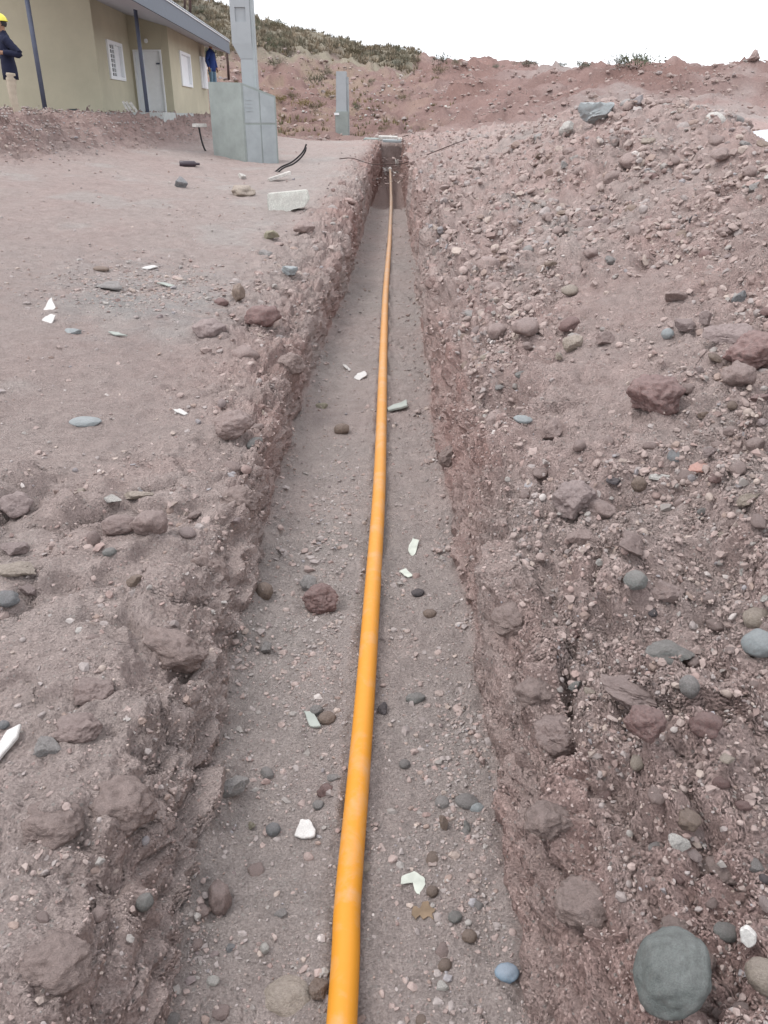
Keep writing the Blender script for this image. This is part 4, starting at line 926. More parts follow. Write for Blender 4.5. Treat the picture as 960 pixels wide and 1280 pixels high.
def gravel_mat(nm, KIND):
    m, nt, b = new_mat(nm); at_ = n(nt, 'ShaderNodeAttribute', attribute_name='tint'); at_.attribute_type = KIND; geo = n(nt, 'ShaderNodeNewGeometry')
    nz = n(nt, 'ShaderNodeTexNoise', Scale=55.0, Detail=6.0, Roughness=.7); nt.links.new(geo.outputs['Position'], nz.inputs['Vector'])
    r = n(nt, 'ShaderNodeMapRange'); r.inputs['From Min'].default_value = .3; r.inputs['From Max'].default_value = .7; r.inputs['To Min'].default_value = .78; r.inputs['To Max'].default_value = 1.22
    nt.links.new(nz.outputs['Fac'], r.inputs['Value']); hs = n(nt, 'ShaderNodeHueSaturation'); nt.links.new(at_.outputs['Color'], hs.inputs['Color']); nt.links.new(r.outputs['Result'], hs.inputs['Value'])
    nt.links.new(hs.outputs['Color'], b.inputs['Base Color']); b.inputs['Roughness'].default_value = .92; b.inputs['Specular IOR Level'].default_value = .18
    bp = n(nt, 'ShaderNodeBump', Strength=.6, Distance=.004); nt.links.new(nz.outputs['Fac'], bp.inputs['Height']); nt.links.new(bp.outputs['Normal'], b.inputs['Normal'])
    MATS[nm] = m
gravel_mat('gravel_mix', 'GEOMETRY'); gravel_mat('gravel_single', 'INSTANCER')
big_r = rest[size_px[rest] > 8.0]; small_r = rest[size_px[rest] <= 8.0]
o = scatter('gravel', big_r, 2, 21); tag(o, 'loose stones and clay crumbs strewn over heap, banks and trench floor', 'gravel')
o = scatter('grit', small_r, 1, 14); tag(o, 'fine grit covering the soil everywhere', 'grit')
def far_rubble():
    global idx, size_px, pos, nor, size_m, mi
    fx_, fy_, fz_ = project(FAR); Y_f = FAR[..., 1]; X_f = FAR[..., 0]
    a1 = np.stack([np.gradient(fx_, axis=0), np.gradient(fy_, axis=0)], -1); a2 = np.stack([np.gradient(fx_, axis=1), np.gradient(fy_, axis=1)], -1)
    ar = np.clip(np.abs(a1[..., 0] * a2[..., 1] - a1[..., 1] * a2[..., 0]), 0, 60)
    pt = smooth(-.15, .3, fbm(X_f * .22, Y_f * .2, X_f * 0 + 6, 3))
    w_ = (ar * (Y_f > 22) * (Y_f < 90) * (fx_ > 230) & 1 if False else ar * ((Y_f > 22) & (Y_f < 90) & (fx_ > 230) & (fx_ < 1000)) * (.2 + pt)).ravel(); w_ = w_ / w_.sum()
    m = 9000; ii = rng.choice(len(w_), m, p=w_); pos = FAR.reshape(-1, 3)[ii] + rng.normal(size=(m, 3)) * [.2, .2, 0]; nor = np.tile([0, 0, 1.], (m, 1))
    px_ = np.clip(1.6 * rng.random(m) ** (-1 / 2.2), 1.6, 8); size_m = px_ * fz_.ravel()[ii] / F; mi = rng.choice(len(keys), m, p=[.45, .2, .1, .08, .06, .02, .02, .06, .005, .005])
    o = scatter('rubble', np.arange(m), 1, 9); tag(o, 'loose rubble lying over the red bank and slope', 'rubble')
far_rubble()
print('gravel', len(big_r), len(small_r), 'single', len(chosen), 'tris', len(big_r) * 80 + len(small_r) * 20)
# ------------------------------------------------------------------ built things
def box_bm(bm, lo, hi, M=None):
    r = bmesh.ops.create_cube(bm, size=1.0)
    for v in r['verts']:
        v.co = Vector((lo[0] + (v.co.x + .5) * (hi[0] - lo[0]), lo[1] + (v.co.y + .5) * (hi[1] - lo[1]), lo[2] + (v.co.z + .5) * (hi[2] - lo[2])))
        if M is not None: v.co = M @ v.co
    return r['verts']
def bm_obj(name, bm, mat, parent=None, bevel=0.0, smooth_=False):
    if bevel > 0: bmesh.ops.bevel(bm, geom=bm.edges[:], offset=bevel, segments=2, affect='EDGES', clamp_overlap=True)
    bmesh.ops.recalc_face_normals(bm, faces=bm.faces)
    me = bpy.data.meshes.new(name); bm.to_mesh(me); bm.free(); me.materials.append(mat)
    for p in me.polygons: p.use_smooth = smooth_
    o = bpy.data.objects.new(name, me); C.objects.link(o)
    if parent: o.parent = parent
    return o
def boxes(name, lst, mat, parent=None, bevel=0.0, M=None):
    bm = bmesh.new()
    for lo, hi in lst: box_bm(bm, lo, hi, M)
    return bm_obj(name, bm, mat, parent, bevel)
def prism(name, pts, mat, parent=None, bevel=0.0):
    """eight corners: four below, four above"""
    bm = bmesh.new(); v = [bm.verts.new(p) for p in pts]
    for f in ((0, 3, 2, 1), (4, 5, 6, 7), (0, 1, 5, 4), (1, 2, 6, 5), (2, 3, 7, 6), (3, 0, 4, 7)): bm.faces.new([v[i] for i in f])
    return bm_obj(name, bm, mat, parent, bevel)
stucco = simple('olive_stucco', (.49, .455, .345), rough=.95, var=.12, scale=.5, bump=.004, bscale=40)
white_paint = simple('white_metal_paint', (.80, .82, .84), rough=.5, var=.04)
glass = simple('window_glass', (.06, .075, .09), rough=.08, var=.1, spec=.8)
soffit_m = simple('soffit_board', (.46, .46, .50), rough=.8, var=.05)
fascia_m = simple('fascia_metal', (.10, .118, .15), rough=.55, var=.08)
sheet_m = simple('corrugated_zinc', (.42, .45, .48), rough=.45, var=.1, metal=.4)
steel_m = simple('grey_steel_post', (.085, .095, .135), rough=.6, var=.15)
conc = simple('grey_concrete', (.285, .315, .30), rough=.9, var=.14, scale=2.5, bump=.003, bscale=30)
conc_l = simple('pale_concrete', (.345, .375, .385), rough=.85, var=.12, scale=2.5, bump=.003, bscale=30)
conc_p = simple('pole_concrete', (.35, .37, .385), rough=.88, var=.08, scale=1.5, bump=.003, bscale=30)
black_m = simple('black_plastic', (.022, .020, .022), rough=.5, var=.2)
slab_m = simple('porch_concrete', (.40, .42, .41), rough=.9, var=.1)

# --- concrete meter box with its pole
A = at_h(308, 207, .98)
zA = A.y * cP - (A.z - EYE) * sP
B = Vector((A.x - .86, A.y + .55, .98)); Cc = Vector((A.x + .72, A.y + .50, .98)); Dd = B + Cc - A
topA = at(303, 103, A.y).z; topB = at(260, 102, B.y).z; topC = at(340, 120, Cc.y).z
mb = empty('meter_box', (A.x, A.y, .9)); tag(mb, 'grey concrete utility meter box with a sloping top and four door panels', 'meter box')
off = Vector((A.x, A.y, .9))
low = [Vector((p.x, p.y, .55)) - off for p in (A, Cc, Dd, B)]
topD = topB + topC - topA
hi = [Vector((p.x, p.y, t)) - off for p, t in ((A, topA), (Cc, topC), (Dd, topD), (B, topB))]
prism('shell', low + hi, conc, mb, .012)
for s_ in (0, 1): pass
ex = (Cc - A); ln = ex.length; ex.normalize(); ey = Vector((ex.y, -ex.x, 0)); ey = ey if ey.y < 0 else -ey
def face_box(s0, s1, t0a, t0b, t1a, t1b, out, name, mat):
    """a panel on the door side: s along, heights at both ends, standing out by so much"""
    pts = []
    for z0, z1 in ((t0a, t0b), (t1a, t1b)):
        a_ = A + ex * s0; b_ = A + ex * s1
        pts += [Vector((a_.x, a_.y, z0)) + ey * out, Vector((b_.x, b_.y, z1)) + ey * out, Vector((b_.x, b_.y, z1)) - ey * .02, Vector((a_.x, a_.y, z0)) - ey * .02]
    return prism(name, [p - off for p in pts], mat, mb, .006)
gtop = lambda s: topA + (topC - topA) * s / ln
m1, m2 = .04, ln * .5; zm = A.z + .50 * (topA - A.z) * 1.02
for (s0, s1) in ((m1, m2 - .012), (m2 + .012, ln - .05)):
    face_box(s0, s1, .70, .70, zm - .02, zm - .02, .010, 'door_panel', conc_l)
    face_box(s0, s1, zm + .02, zm + .02, gtop(s0) - .05, gtop(s1) - .05, .010, 'door_panel', conc_l)
for k in range(4):
    z0 = gtop(.1) - .34 - k * .075; face_box(.07, .25, z0, z0, z0 + .03, z0 + .03, .020, 'vent_slat', conc_l)
for s0 in ():
    face_box(s0, s0 + .03, zm - .35, zm - .35, zm - .25, zm - .25, .05, 'latch', steel_m)

pole = empty('utility_pole', ((A.x + Dd.x) / 2 + .12, (A.y + Dd.y) / 2 + .45, .8)); tag(pole, 'tall pale concrete power pole with sunk panels rising behind the meter box', 'pole')
py_ = pole.location.y; PZ = py_ * cP
def pole_x(px, py): return at(px, py, py_).x - pole.location.x
def pole_z(py): return at(310, py, py_).z - .8
zt = pole_z(55); zt2 = pole_z(74)
xl_u, xr_u = pole_x(291.5, 52), pole_x(318.5, 52); xl_l, xr_l = pole_x(303, 90), pole_x(322.5, 90)
prism('lower_shaft', [(xl_l, -.16, -.5), (xr_l - .05, -.16, -.5), (xr_l - .05, .16, -.5), (xl_l, .16, -.5), (xl_l, -.16, zt2), (xr_l - .05, -.16, zt2), (xr_l - .05, .16, zt2), (xl_l, .16, zt2)], conc_p, pole, .012)
prism('shoulder', [(xl_l, -.16, zt2), (xr_l - .05, -.16, zt2), (xr_l - .05, .16, zt2), (xl_l, .16, zt2), (xl_u, -.19, zt), (xr_u - .05, -.19, zt), (xr_u - .05, .19, zt), (xl_u, .19, zt)], conc_p, pole, 0)
HT = 9.5; up = []
core = boxes('upper_shaft', [((xl_u + .012, -.15, zt), (xr_u - .06, .15, HT))], conc_p, pole)
win = []; z = zt; fr = [((xl_u, -.19, zt), (xl_u + .11, -.148, HT)), ((xr_u - .15, -.19, zt), (xr_u - .05, -.148, HT))]
zz = zt; wz0 = pole_z(28) ; wh_ = pole_z(10) - pole_z(28); step = 1.15
z = wz0 + wh_; fr.append(((xl_u + .11, -.188, zt), (xr_u - .15, -.149, wz0)))
while z < HT - .3:
    fr.append(((xl_u + .11, -.188, z), (xr_u - .15, -.149, min(HT, z + step - wh_)))); z += step
boxes('front_frame', fr, conc_p, pole)
boxes('back_flange', [((xr_u - .048, -.17, -.5), (xr_u + .012, .17, HT - .2))], conc_l, pole, .006)

# --- smaller pole with a thick foot, farther back
P2, _, _ = spot(429, 179); P2 = at(429, 179, 42)
p2 = empty('utility_pole', (P2.x, P2.y, P2.z)); tag(p2, 'short distant grey concrete pole with a thicker foot beyond the left end of the trench', 'pole')
k2 = P2.y * cP / F
boxes('foot', [((-9 * k2, -.3, -.6), (7.5 * k2, .3, 38 * k2 * .95))], conc, p2, .02)
prism('shaft', [(-8 * k2, -.2, 38 * k2 * .93), (5.5 * k2, -.2, 38 * k2 * .93), (5.5 * k2, .2, 38 * k2 * .93), (-8 * k2, .2, 38 * k2 * .93), (-7 * k2, -.15, 80 * k2), (6 * k2, -.15, 80 * k2), (6 * k2, .15, 80 * k2), (-7 * k2, .15, 80 * k2)], conc_p, p2, .02)
boxes('flange', [((5.6 * k2 + .01, -.12, 0), (8.2 * k2, .12, 74 * k2))], conc_l, p2, .01)
boxes('tag_plate', [((-10 * k2, -.34, 32 * k2), (-4 * k2, -.303, 34.5 * k2))], white_paint, p2)

# --- the house
G = 2.0                                   # terrace level
bv = -.044
hs = empty('house', (-6.9, 30, G)); tag(hs, 'one storey olive house with white door and windows and a porch roof on posts', 'house')
ho = Vector((-6.9, 30, G))
XD = lambda Y: -6.88 + bv * (Y - 30)      # wall with the right window
XB = lambda Y: -8.12 + bv * (Y - 30)      # wall with the grille window
aD, aB = XD(0), XB(0)
def wall_run(name, Xf, Y0, Y1, z0, z1, hole, mat):
    """upright wall facing the trench with one opening (Ya, Yb, za, zb)"""
    bm = bmesh.new(); T = .22
    def seg(ya, yb, za, zb):
        pts = [(Xf(ya) - T, ya, za), (Xf(ya), ya, za), (Xf(yb), yb, za), (Xf(yb) - T, yb, za)]
        v = [bm.verts.new(Vector(p) - ho) for p in pts] + [bm.verts.new(Vector((p[0], p[1], zb)) - ho) for p in pts]
        for f in ((0, 3, 2, 1), (4, 5, 6, 7), (0, 1, 5, 4), (1, 2, 6, 5), (2, 3, 7, 6), (3, 0, 4, 7)): bm.faces.new([v[i] for i in f])
    if hole:
        ya, yb, za, zb = hole; seg(Y0, ya, z0, z1); seg(yb, Y1, z0, z1); seg(ya, yb, z0, za); seg(ya, yb, zb, z1)
    else: seg(Y0, Y1, z0, z1)
    return bm_obj(name, bm, mat, hs)
def win_rect(pix, a):
    pts = [on_plane(px, py, a, bv) for px, py in pix]
    return ((pts[0].y + pts[3].y) / 2, (pts[1].y + pts[2].y) / 2, (pts[3].z + pts[2].z) / 2, (pts[0].z + pts[1].z) / 2)
def window(Xf, r, grille):
    ya, yb, za, zb = r; X = lambda y, d: Xf(y) + d
    def bar(ya_, yb_, za_, zb_, d0, d1):
        return [(Xf(ya_) + d0, ya_, za_), (Xf(ya_) + d1, ya_, za_), (Xf(yb_) + d1, yb_, za_), (Xf(yb_) + d0, yb_, za_)], za_, zb_
    def build(name, bars, mat, parent):
        bm = bmesh.new()
        for pts, z0, z1 in bars:
            v = [bm.verts.new(Vector(p) - ho) for p in pts] + [bm.verts.new(Vector((p[0], p[1], z1)) - ho) for p in pts]
            for f in ((0, 3, 2, 1), (4, 5, 6, 7), (0, 1, 5, 4), (1, 2, 6, 5), (2, 3, 7, 6), (3, 0, 4, 7)): bm.faces.new([v[i] for i in f])
        return bm_obj(name, bm, mat, parent)
    t = .09
    w_ = build('window', [bar(ya, yb, za, za + t, -.10, .05), bar(ya, yb, zb - t, zb, -.10, .05), bar(ya, ya + t * 2, za + t, zb - t, -.10, .05), bar(yb - t * 2, yb, za + t, zb - t, -.10, .05)], white_paint, hs)
    ym = ya + (yb - ya) * (.55 if grille else .25)
    build('pane', [bar(ya + t * 2, ym, za + t, zb - t, -.09, -.07)], glass, w_)
    build('shutter', [bar(ym, yb - t * 2, za + t, zb - t, -.085, -.045)], white_paint, w_)
    if grille:
        gb = [bar(ya + t * 2, ym, za + t + (zb - za) * q - .012, za + t + (zb - za) * q + .012, -.01, .012) for q in (.1, .22, .34, .46, .58, .70, .82)]
        gb += [bar(ya + t * 2 + (ym - ya) * q, ya + t * 2 + (ym - ya) * q + .05, za + t, zb - t, -.012, .010) for q in (.15, .4, .65)]
        build('grille', gb, white_paint, w_)
rB = win_rect([(132, 49), (151, 55), (156, 102), (137, 98)], aB); rD = win_rect([(222.5, 63.5), (236.5, 67.5), (240, 110.5), (228, 106.5)], aD)
window(XB, rB, True); window(XD, rD, False)
YA = on_plane(131, 146, aB, bv).y; YDE = on_plane(263, 150, aD, bv).y
ZW = G + 2.95
# the end nearest the camera: a gable wall facing the viewer
XA = XB(YA)
bm = bmesh.new(); pts = [(XA, YA, G - .4), (XA - 9, YA, G - .4), (XA - 9, YA, ZW + 1.2), (XA - 4.5, YA, ZW + 2.1), (XA, YA, ZW)]
v0 = [bm.verts.new(Vector(p) - ho) for p in pts]; v1 = [bm.verts.new(Vector((p[0], p[1] + .22, p[2])) - ho) for p in pts]
bm.faces.new(v0); bm.faces.new(v1[::-1])
for i in range(5): bm.faces.new([v0[i], v0[(i + 1) % 5], v1[(i + 1) % 5], v1[i]])
bm_obj('wall', bm, stucco, hs)
wall_run('wall', XB, YA + .222, 30.0, G - .4, ZW, rB, stucco)
wall_run('wall', XD, 30.0, YDE, G - .4, ZW, rD, stucco)
# wall with the door, facing the viewer
xl, xr = XB(30) - .0, XD(30) - .222
dl, dr = at(166.5, 148, 30).x, at(210, 148, 30).x; dtop = at(180, 62, 30).z
dl = max(dl, xl + .08); dr = min(dr, xr - .02)
M_ = Matrix.Translation(-ho)
boxes('wall', [((xl, 29.99, G - .4), (dl, 30.2, ZW)), ((dr, 29.99, G - .4), (xr, 30.2, ZW)), ((dl, 29.99, dtop), (dr, 30.2, ZW))], stucco, hs, 0, M_)
door = boxes('door', [((dl + .05, 30.04, G + .05), (dr - .05, 30.09, dtop - .05))], white_paint, hs, 0, M_)
boxes('door_frame', [((dl, 29.96, G), (dl + .05, 30.1, dtop)), ((dr - .05, 29.96, G), (dr, 30.1, dtop)), ((dl + .05, 29.96, dtop - .05), (dr - .05, 30.1, dtop))], white_paint, door, 0, M_)
sp_ = dl + (dr - dl) * .36
boxes('side_leaf', [((dl + .06, 30.01, G + .06), (sp_, 30.038, dtop - .06))], simple('door_leaf_grey', (.74, .78, .82), rough=.5, var=.04), door, 0, M_)
boxes('handle', [((dr - .20, 29.98, G + 1.55), (dr - .09, 30.03, G + 1.59))], steel_m, door, 0, M_)
lx, lz = at(182, 51, 29.9).x, at(182, 51, 29.9).z
boxes('porch_light', [((lx - .05, 29.88, lz - .06), (lx + .05, 29.989, lz + .06))], white_paint, hs, .02, M_)
# eave: soffit, fascia, corrugated roof
XE = lambda Y: -6.33 + bv * (Y - 38.3)
Y0r, Y1r = YA - 5.2, 38.4; zf0, zf1 = G + 2.35, G + 2.80; sl = .42
def roof_piece(name, x0, x1, za0, za1, zb0, zb1, Ya, Yb, mat):
    """strip between x offsets from the eave line; za: bottom/top at x0, zb at x1"""
    pts = [(XE(Ya) + x0, Ya, za0), (XE(Ya) + x1, Ya, zb0), (XE(Yb) + x1, Yb, zb0), (XE(Yb) + x0, Yb, za0), (XE(Ya) + x0, Ya, za1), (XE(Ya) + x1, Ya, zb1), (XE(Yb) + x1, Yb, zb1), (XE(Yb) + x0, Yb, za1)]
    return prism(name, [Vector(p) - ho for p in pts], mat, hs)
roof_piece('soffit', -2.6, -.02, G + 2.37 + 2.6 * .26, G + 2.40 + 2.6 * .26, G + 2.37, G + 2.40, Y0r, Y1r, soffit_m)
roof_piece('fascia', -.02, .02, zf0, zf1, zf0, zf1, Y0r, Y1r, fascia_m)
roof_piece('end_fascia', -6, -.021, zf0 + 6 * sl, zf1 + 6 * sl, zf0, zf1, Y1r - .04, Y1r, fascia_m)
bm = bmesh.new(); yy = np.arange(Y0r - .05, Y1r + .05, .035)
va, vb = [], []
for j, y in enumerate(yy):
    c_ = .022 * math.cos(2 * math.pi * y / .25)
    va.append(bm.verts.new(Vector((XE(y) + .06, y, zf1 + .035 + c_)) - ho)); vb.append(bm.verts.new(Vector((XE(y) - 6.5, y, zf1 + .035 + 6.5 * sl + c_)) - ho))
for j in range(len(yy) - 1): bm.faces.new([va[j], va[j + 1], vb[j + 1], vb[j]])
ge = bmesh.ops.extrude_face_region(bm, geom=bm.faces[:])
for v in ge['geom']:
    if isinstance(v, bmesh.types.BMVert): v.co.z -= .012
bm_obj('roof_sheet', bm, sheet_m, hs, 0, True)
roof_piece('edge_strip', .021, .05, zf1 - .02, zf1 + .006, zf1 - .02, zf1 + .006, Y0r, Y1r, white_paint)
# open door at the far end of the house
q = on_plane(258, 100, aD, bv)
boxes('window', [((XD(36.5) + .005, 36.2, G + 1.05), (XD(36.5) + .06, 37.3, G + 2.15))], white_paint, hs, 0, M_)
# posts of the porch
for (bx_, by_), (tx_, ty_), Y_, g0 in (((57, 140), (30, -22), 21.0, 'front'), ((185, 145), (168, 3), 25.4, 'door')):
    b_ = at(bx_, by_, Y_); t_ = at(tx_, ty_, Y_)
    o = tube('porch_post', [b_ - ho, t_ - ho], .052, steel_m, hs, 12)
sl0 = at(84, 150, YA - .3); 
porch = boxes('porch_slab', [((at(84, 150, 24.6).x, 24.4, G - .25), (at(207, 150, 24.6).x, YA - .003, G + .13)), ((XA + .02, YA, G - .25), (at(207, 150, 26).x, 29.9, G + .13))], slab_m, hs, 0, M_)
# white boards leaning by the porch
for k, (px, py) in enumerate([(161, 141), (166, 141), (172, 142)]):
    p = at(px, py, 24.9); o = boxes('board', [((-.03, -.02, 0), (.03, .02, .30))], MATS['pale_stone'], None); o.location = (p.x, 24.9, G + .13)
    o.rotation_euler = (0, math.radians(-24 - 5 * k), 0); tag(o, ['leftmost', 'middle', 'rightmost'][k] + ' of three short pale boards leaning on the porch slab', 'board', 'short boards leaning on the porch')
p = at(92, 143, 24.9); o = boxes('bucket', [((-.16, -.12, 0), (.16, .12, .20))], simple('dark_bucket', (.07, .08, .08), rough=.7), None, .05); o.location = (p.x, 24.9, G + .02); tag(o, 'small dark heap of tools on the porch slab against the wall', 'tools')

# --- steel rods on the slope and on the roof
def rod(pa, pb, r, mat, label, name='stick', cat='stick', seg=8, group=None):
    c0 = Vector(pa); o = tube(name, [Vector((0, 0, 0)), (Vector(pb) - c0) * .5 + Vector((.01, 0, 0)), Vector(pb) - c0], r, mat, None, seg); o.location = c0; return tag(o, label, cat, group)
rust = simple('dark_wood', (.07, .045, .04), rough=.9, var=.3)
rod(at(286, 100, 40), at(283.5, 66, 40), .055, rust, 'dark upright stick behind the corner of the house roof')
rod(at(237.5, 22, 31.5), at(237, -14, 31.5), .05, rust, 'dark rod standing behind the roof edge, the right one', group=None)
rod(at(231, 16, 31), at(230, -14, 31), .04, rust, 'dark rod standing behind the roof edge, the left one', group=None)

# --- cables
def cable(name, pts, r, label, mat=None, cat='cable', m=8):
    return tag(tube(name, spline(pts, m), r, mat or black_m, None, 8), label, cat)
a_, _, _ = spot(440, 200); b_, _, _ = spot(582, 174)
Yc = 19.5
cable('cable', [a_ + Vector((-.3, 0, .04)), a_ + Vector((0, 0, .05)), at(464, 205, Yc), at(485, 205.5, Yc), at(502, 204.5, Yc), at(520, 199, Yc - .2), at(540, 191, Yc - .6), at(560, 183, Yc - 1.0) , b_ + Vector((0, 0, .03))], .010, 'thin dark cable sagging across the far end of the trench', rust)
for dx, lb in ((0, 'upper of two curved black cable ends beside the meter box'), (2.6, 'lower of two curved black cable ends beside the meter box')):
    g0, _, zg = spot(345 + dx * 2, 212)
    cable('cable_end', [g0 + Vector((-.05, 0, -.03)), at(352 + dx, 208.5 + dx * .5, g0.y), at(364 + dx, 203 + dx * .7, g0.y), at(374 + dx * .6, 195 + dx, g0.y), at(380 + dx * .4, 187.5 + dx, g0.y), at(383, 180 + dx * 1.6, g0.y)], .017, lb)
# black bottle, pale stick, bent stand
g0, _, _ = spot(239, 206); r_ = 3.6 * g0.y * cP / F
ax = Vector((1, .25, -.03)).normalized(); L = 13 * g0.y * cP / F
cs = g0 + Vector((0, 0, r_ * .9))
o = tube('bottle', [cs - ax * L, cs - ax * L * .96, cs + ax * L * .45, cs + ax * L * .62, cs + ax * L * .95], [r_ * .85, r_, r_, r_ * .45, r_ * .42], simple('black_bottle', (.05, .035, .045), rough=.35, spec=.5), None, 16); tag(o, 'black plastic bottle lying on the soil left of the meter box', 'bottle')
g0, _, zg = spot(350, 224); k = zg / F
o = boxes('wood_offcut', [((-15 * k, -.05, -.01), (15 * k, .05, .05))], MATS['pale_stone'], None, .006); o.location = g0 + Vector((0, 0, .06)); o.rotation_euler = (0, -.26, .5); tag(o, 'pale weathered stick lying in front of the meter box', 'stick')
g0, _, zg = spot(261, 186); k = zg / F
st = empty('bent_stand', g0); tag(st, 'bent dark rod with a pale plate on top, left of the meter box', 'stand')
tube('rod', spline([(0, 0, -.03), (-2.5 * k, 0, 3 * k), (-5 * k, 0, 12 * k), (-7 * k, 0, 27 * k)], 6), .022, black_m, st, 8)
boxes('plate', [((-14 * k, -.12, 27 * k), (2 * k, .12, 31 * k))], MATS['pale_stone'], st, .01)
# white block near the rim: a broken length of white coping
g0, N0, zg = spot(360, 262); k = zg / F
bm = bmesh.new()
pr_ = [(-26, -2), (-25, -13), (24, -17), (27, -6), (20, 4), (4, 5), (-2, 12), (-24, 14)]
f0 = [bm.verts.new((x * k, -.02 + .004 * i, (10 - y) * k)) for i, (x, y) in enumerate(pr_)]; f1 = [bm.verts.new((x * k * .97 + .02, .20, (10 - y) * k + .02)) for i, (x, y) in enumerate(pr_)]
bm.faces.new(f0); bm.faces.new(f1[::-1])
for i in range(8): bm.faces.new([f0[i], f1[i], f1[(i + 1) % 8], f0[(i + 1) % 8]])
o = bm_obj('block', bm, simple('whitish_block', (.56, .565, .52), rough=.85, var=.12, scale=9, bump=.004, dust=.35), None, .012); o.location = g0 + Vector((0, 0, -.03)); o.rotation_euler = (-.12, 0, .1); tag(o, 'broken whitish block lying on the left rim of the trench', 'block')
# slabs bridging the end of the trench
for px, py, w_, h_, t_, lb, m_ in ((466, 175, 22, .10, .5, 'dark edged concrete slab at the far end of the trench, left one', conc), (485, 173.5, 24, .13, .6, 'pale concrete slab at the far end of the trench, middle one', MATS['pale_stone']), (502, 176, 16, .12, .5, 'pale concrete slab at the far end of the trench, right one', MATS['pale_stone']), (490, 180, 24, .08, .30, 'long pale concrete slab just below the other slabs at the trench end', conc_l)):
    Y_ = 32.6 if py < 179 else 31.9
    p = at(px, py, Y_); k = Y_ * cP / F; z_ = max(p.z, float(ground(p.x, Y_)) - .02)
    o = boxes('concrete_block', [((-w_ / 2 * k, -t_ / 2, 0), (w_ / 2 * k, t_ / 2, h_))], m_, None, .015); o.location = (p.x, Y_, z_ - .04); o.rotation_euler = (.05, .03, .1 * (px - 485) / 18); tag(o, lb, 'slab', 'concrete slabs at the trench end')
# fittings on the end of the pipe
white_pl = simple('white_plastic', (.62, .58, .55), rough=.5, var=.06)
e = far_end; k = e.y * cP / F
tube('coupling', [e + Vector((0, -.3, -.01)), e + Vector((0, .14, .02))], .062, white_pl, pipe, 16)
tube('end_cap', [e + Vector((0, .14, .02)), e + Vector((0, .26, .03))], .050, white_pl, pipe, 16)
for dx, dy, w_, h_, lb in ((-6, 0, 7, 5, 'white rag tied left of the pipe end'), (9, -8, 5, 7, 'white rag hanging right of the pipe end'), (7, 3, 8, 2, 'pale strip right below the pipe end'), (-4, 5, 6, 2, 'pale strip left below the pipe end')):
    c_ = e + Vector((dx * k, 0, -dy * k)); bm = bmesh.new()
    bmesh.ops.create_grid(bm, x_segments=5, y_segments=5, size=.5)
    for v in bm.verts:
        a1, b1 = v.co.x, v.co.y; v.co = Vector((a1 * w_ * k, .05 * math.sin(a1 * 7 + b1 * 4 + dx), b1 * h_ * k + .03 * math.sin(a1 * 9)))
    ge = bmesh.ops.extrude_face_region(bm, geom=bm.faces[:])
    for v in ge['geom']:
        if isinstance(v, bmesh.types.BMVert): v.co.y += .01
    o = bm_obj('rag', bm, white_pl, None, 0, True); o.location = c_; tag(o, lb, 'rag', 'white rags at the pipe end')
# white sheet on the ground behind the right heap
p, _, zg = spot(946, 200); Yw = 13.0; a1 = at(946, 200, Yw)
gz = float(ground(a1.x, Yw)); 
bm = bmesh.new(); bmesh.ops.create_grid(bm, x_segments=24, y_segments=24, size=.5)
for v in bm.verts:
    x_, y_ = v.co.x * 2.2, v.co.y * 2.8; v.co = Vector((x_, y_, .05 * math.sin(x_ * 4 + 1) * math.cos(y_ * 3) + .03 * math.sin(y_ * 9 + x_ * 5)))
ge = bmesh.ops.extrude_face_region(bm, geom=bm.faces[:])
for v in ge['geom']:
    if isinstance(v, bmesh.types.BMVert): v.co.z += .008
o = bm_obj('plastic_sheet', bm, simple('white_plastic_sheet', (.60, .62, .68), rough=.35, var=.06), None, 0, True)
SHEET = o; tag(o, 'white plastic sheet lying behind the right spoil heap at the right edge', 'plastic sheet')
shY = 11.5; sp0 = at(965, 202, shY); o.location = (sp0.x + .35, shY, max(float(ground(sp0.x, shY)) + .15, sp0.z - .05)); o.rotation_euler = (.10, -.05, .2)

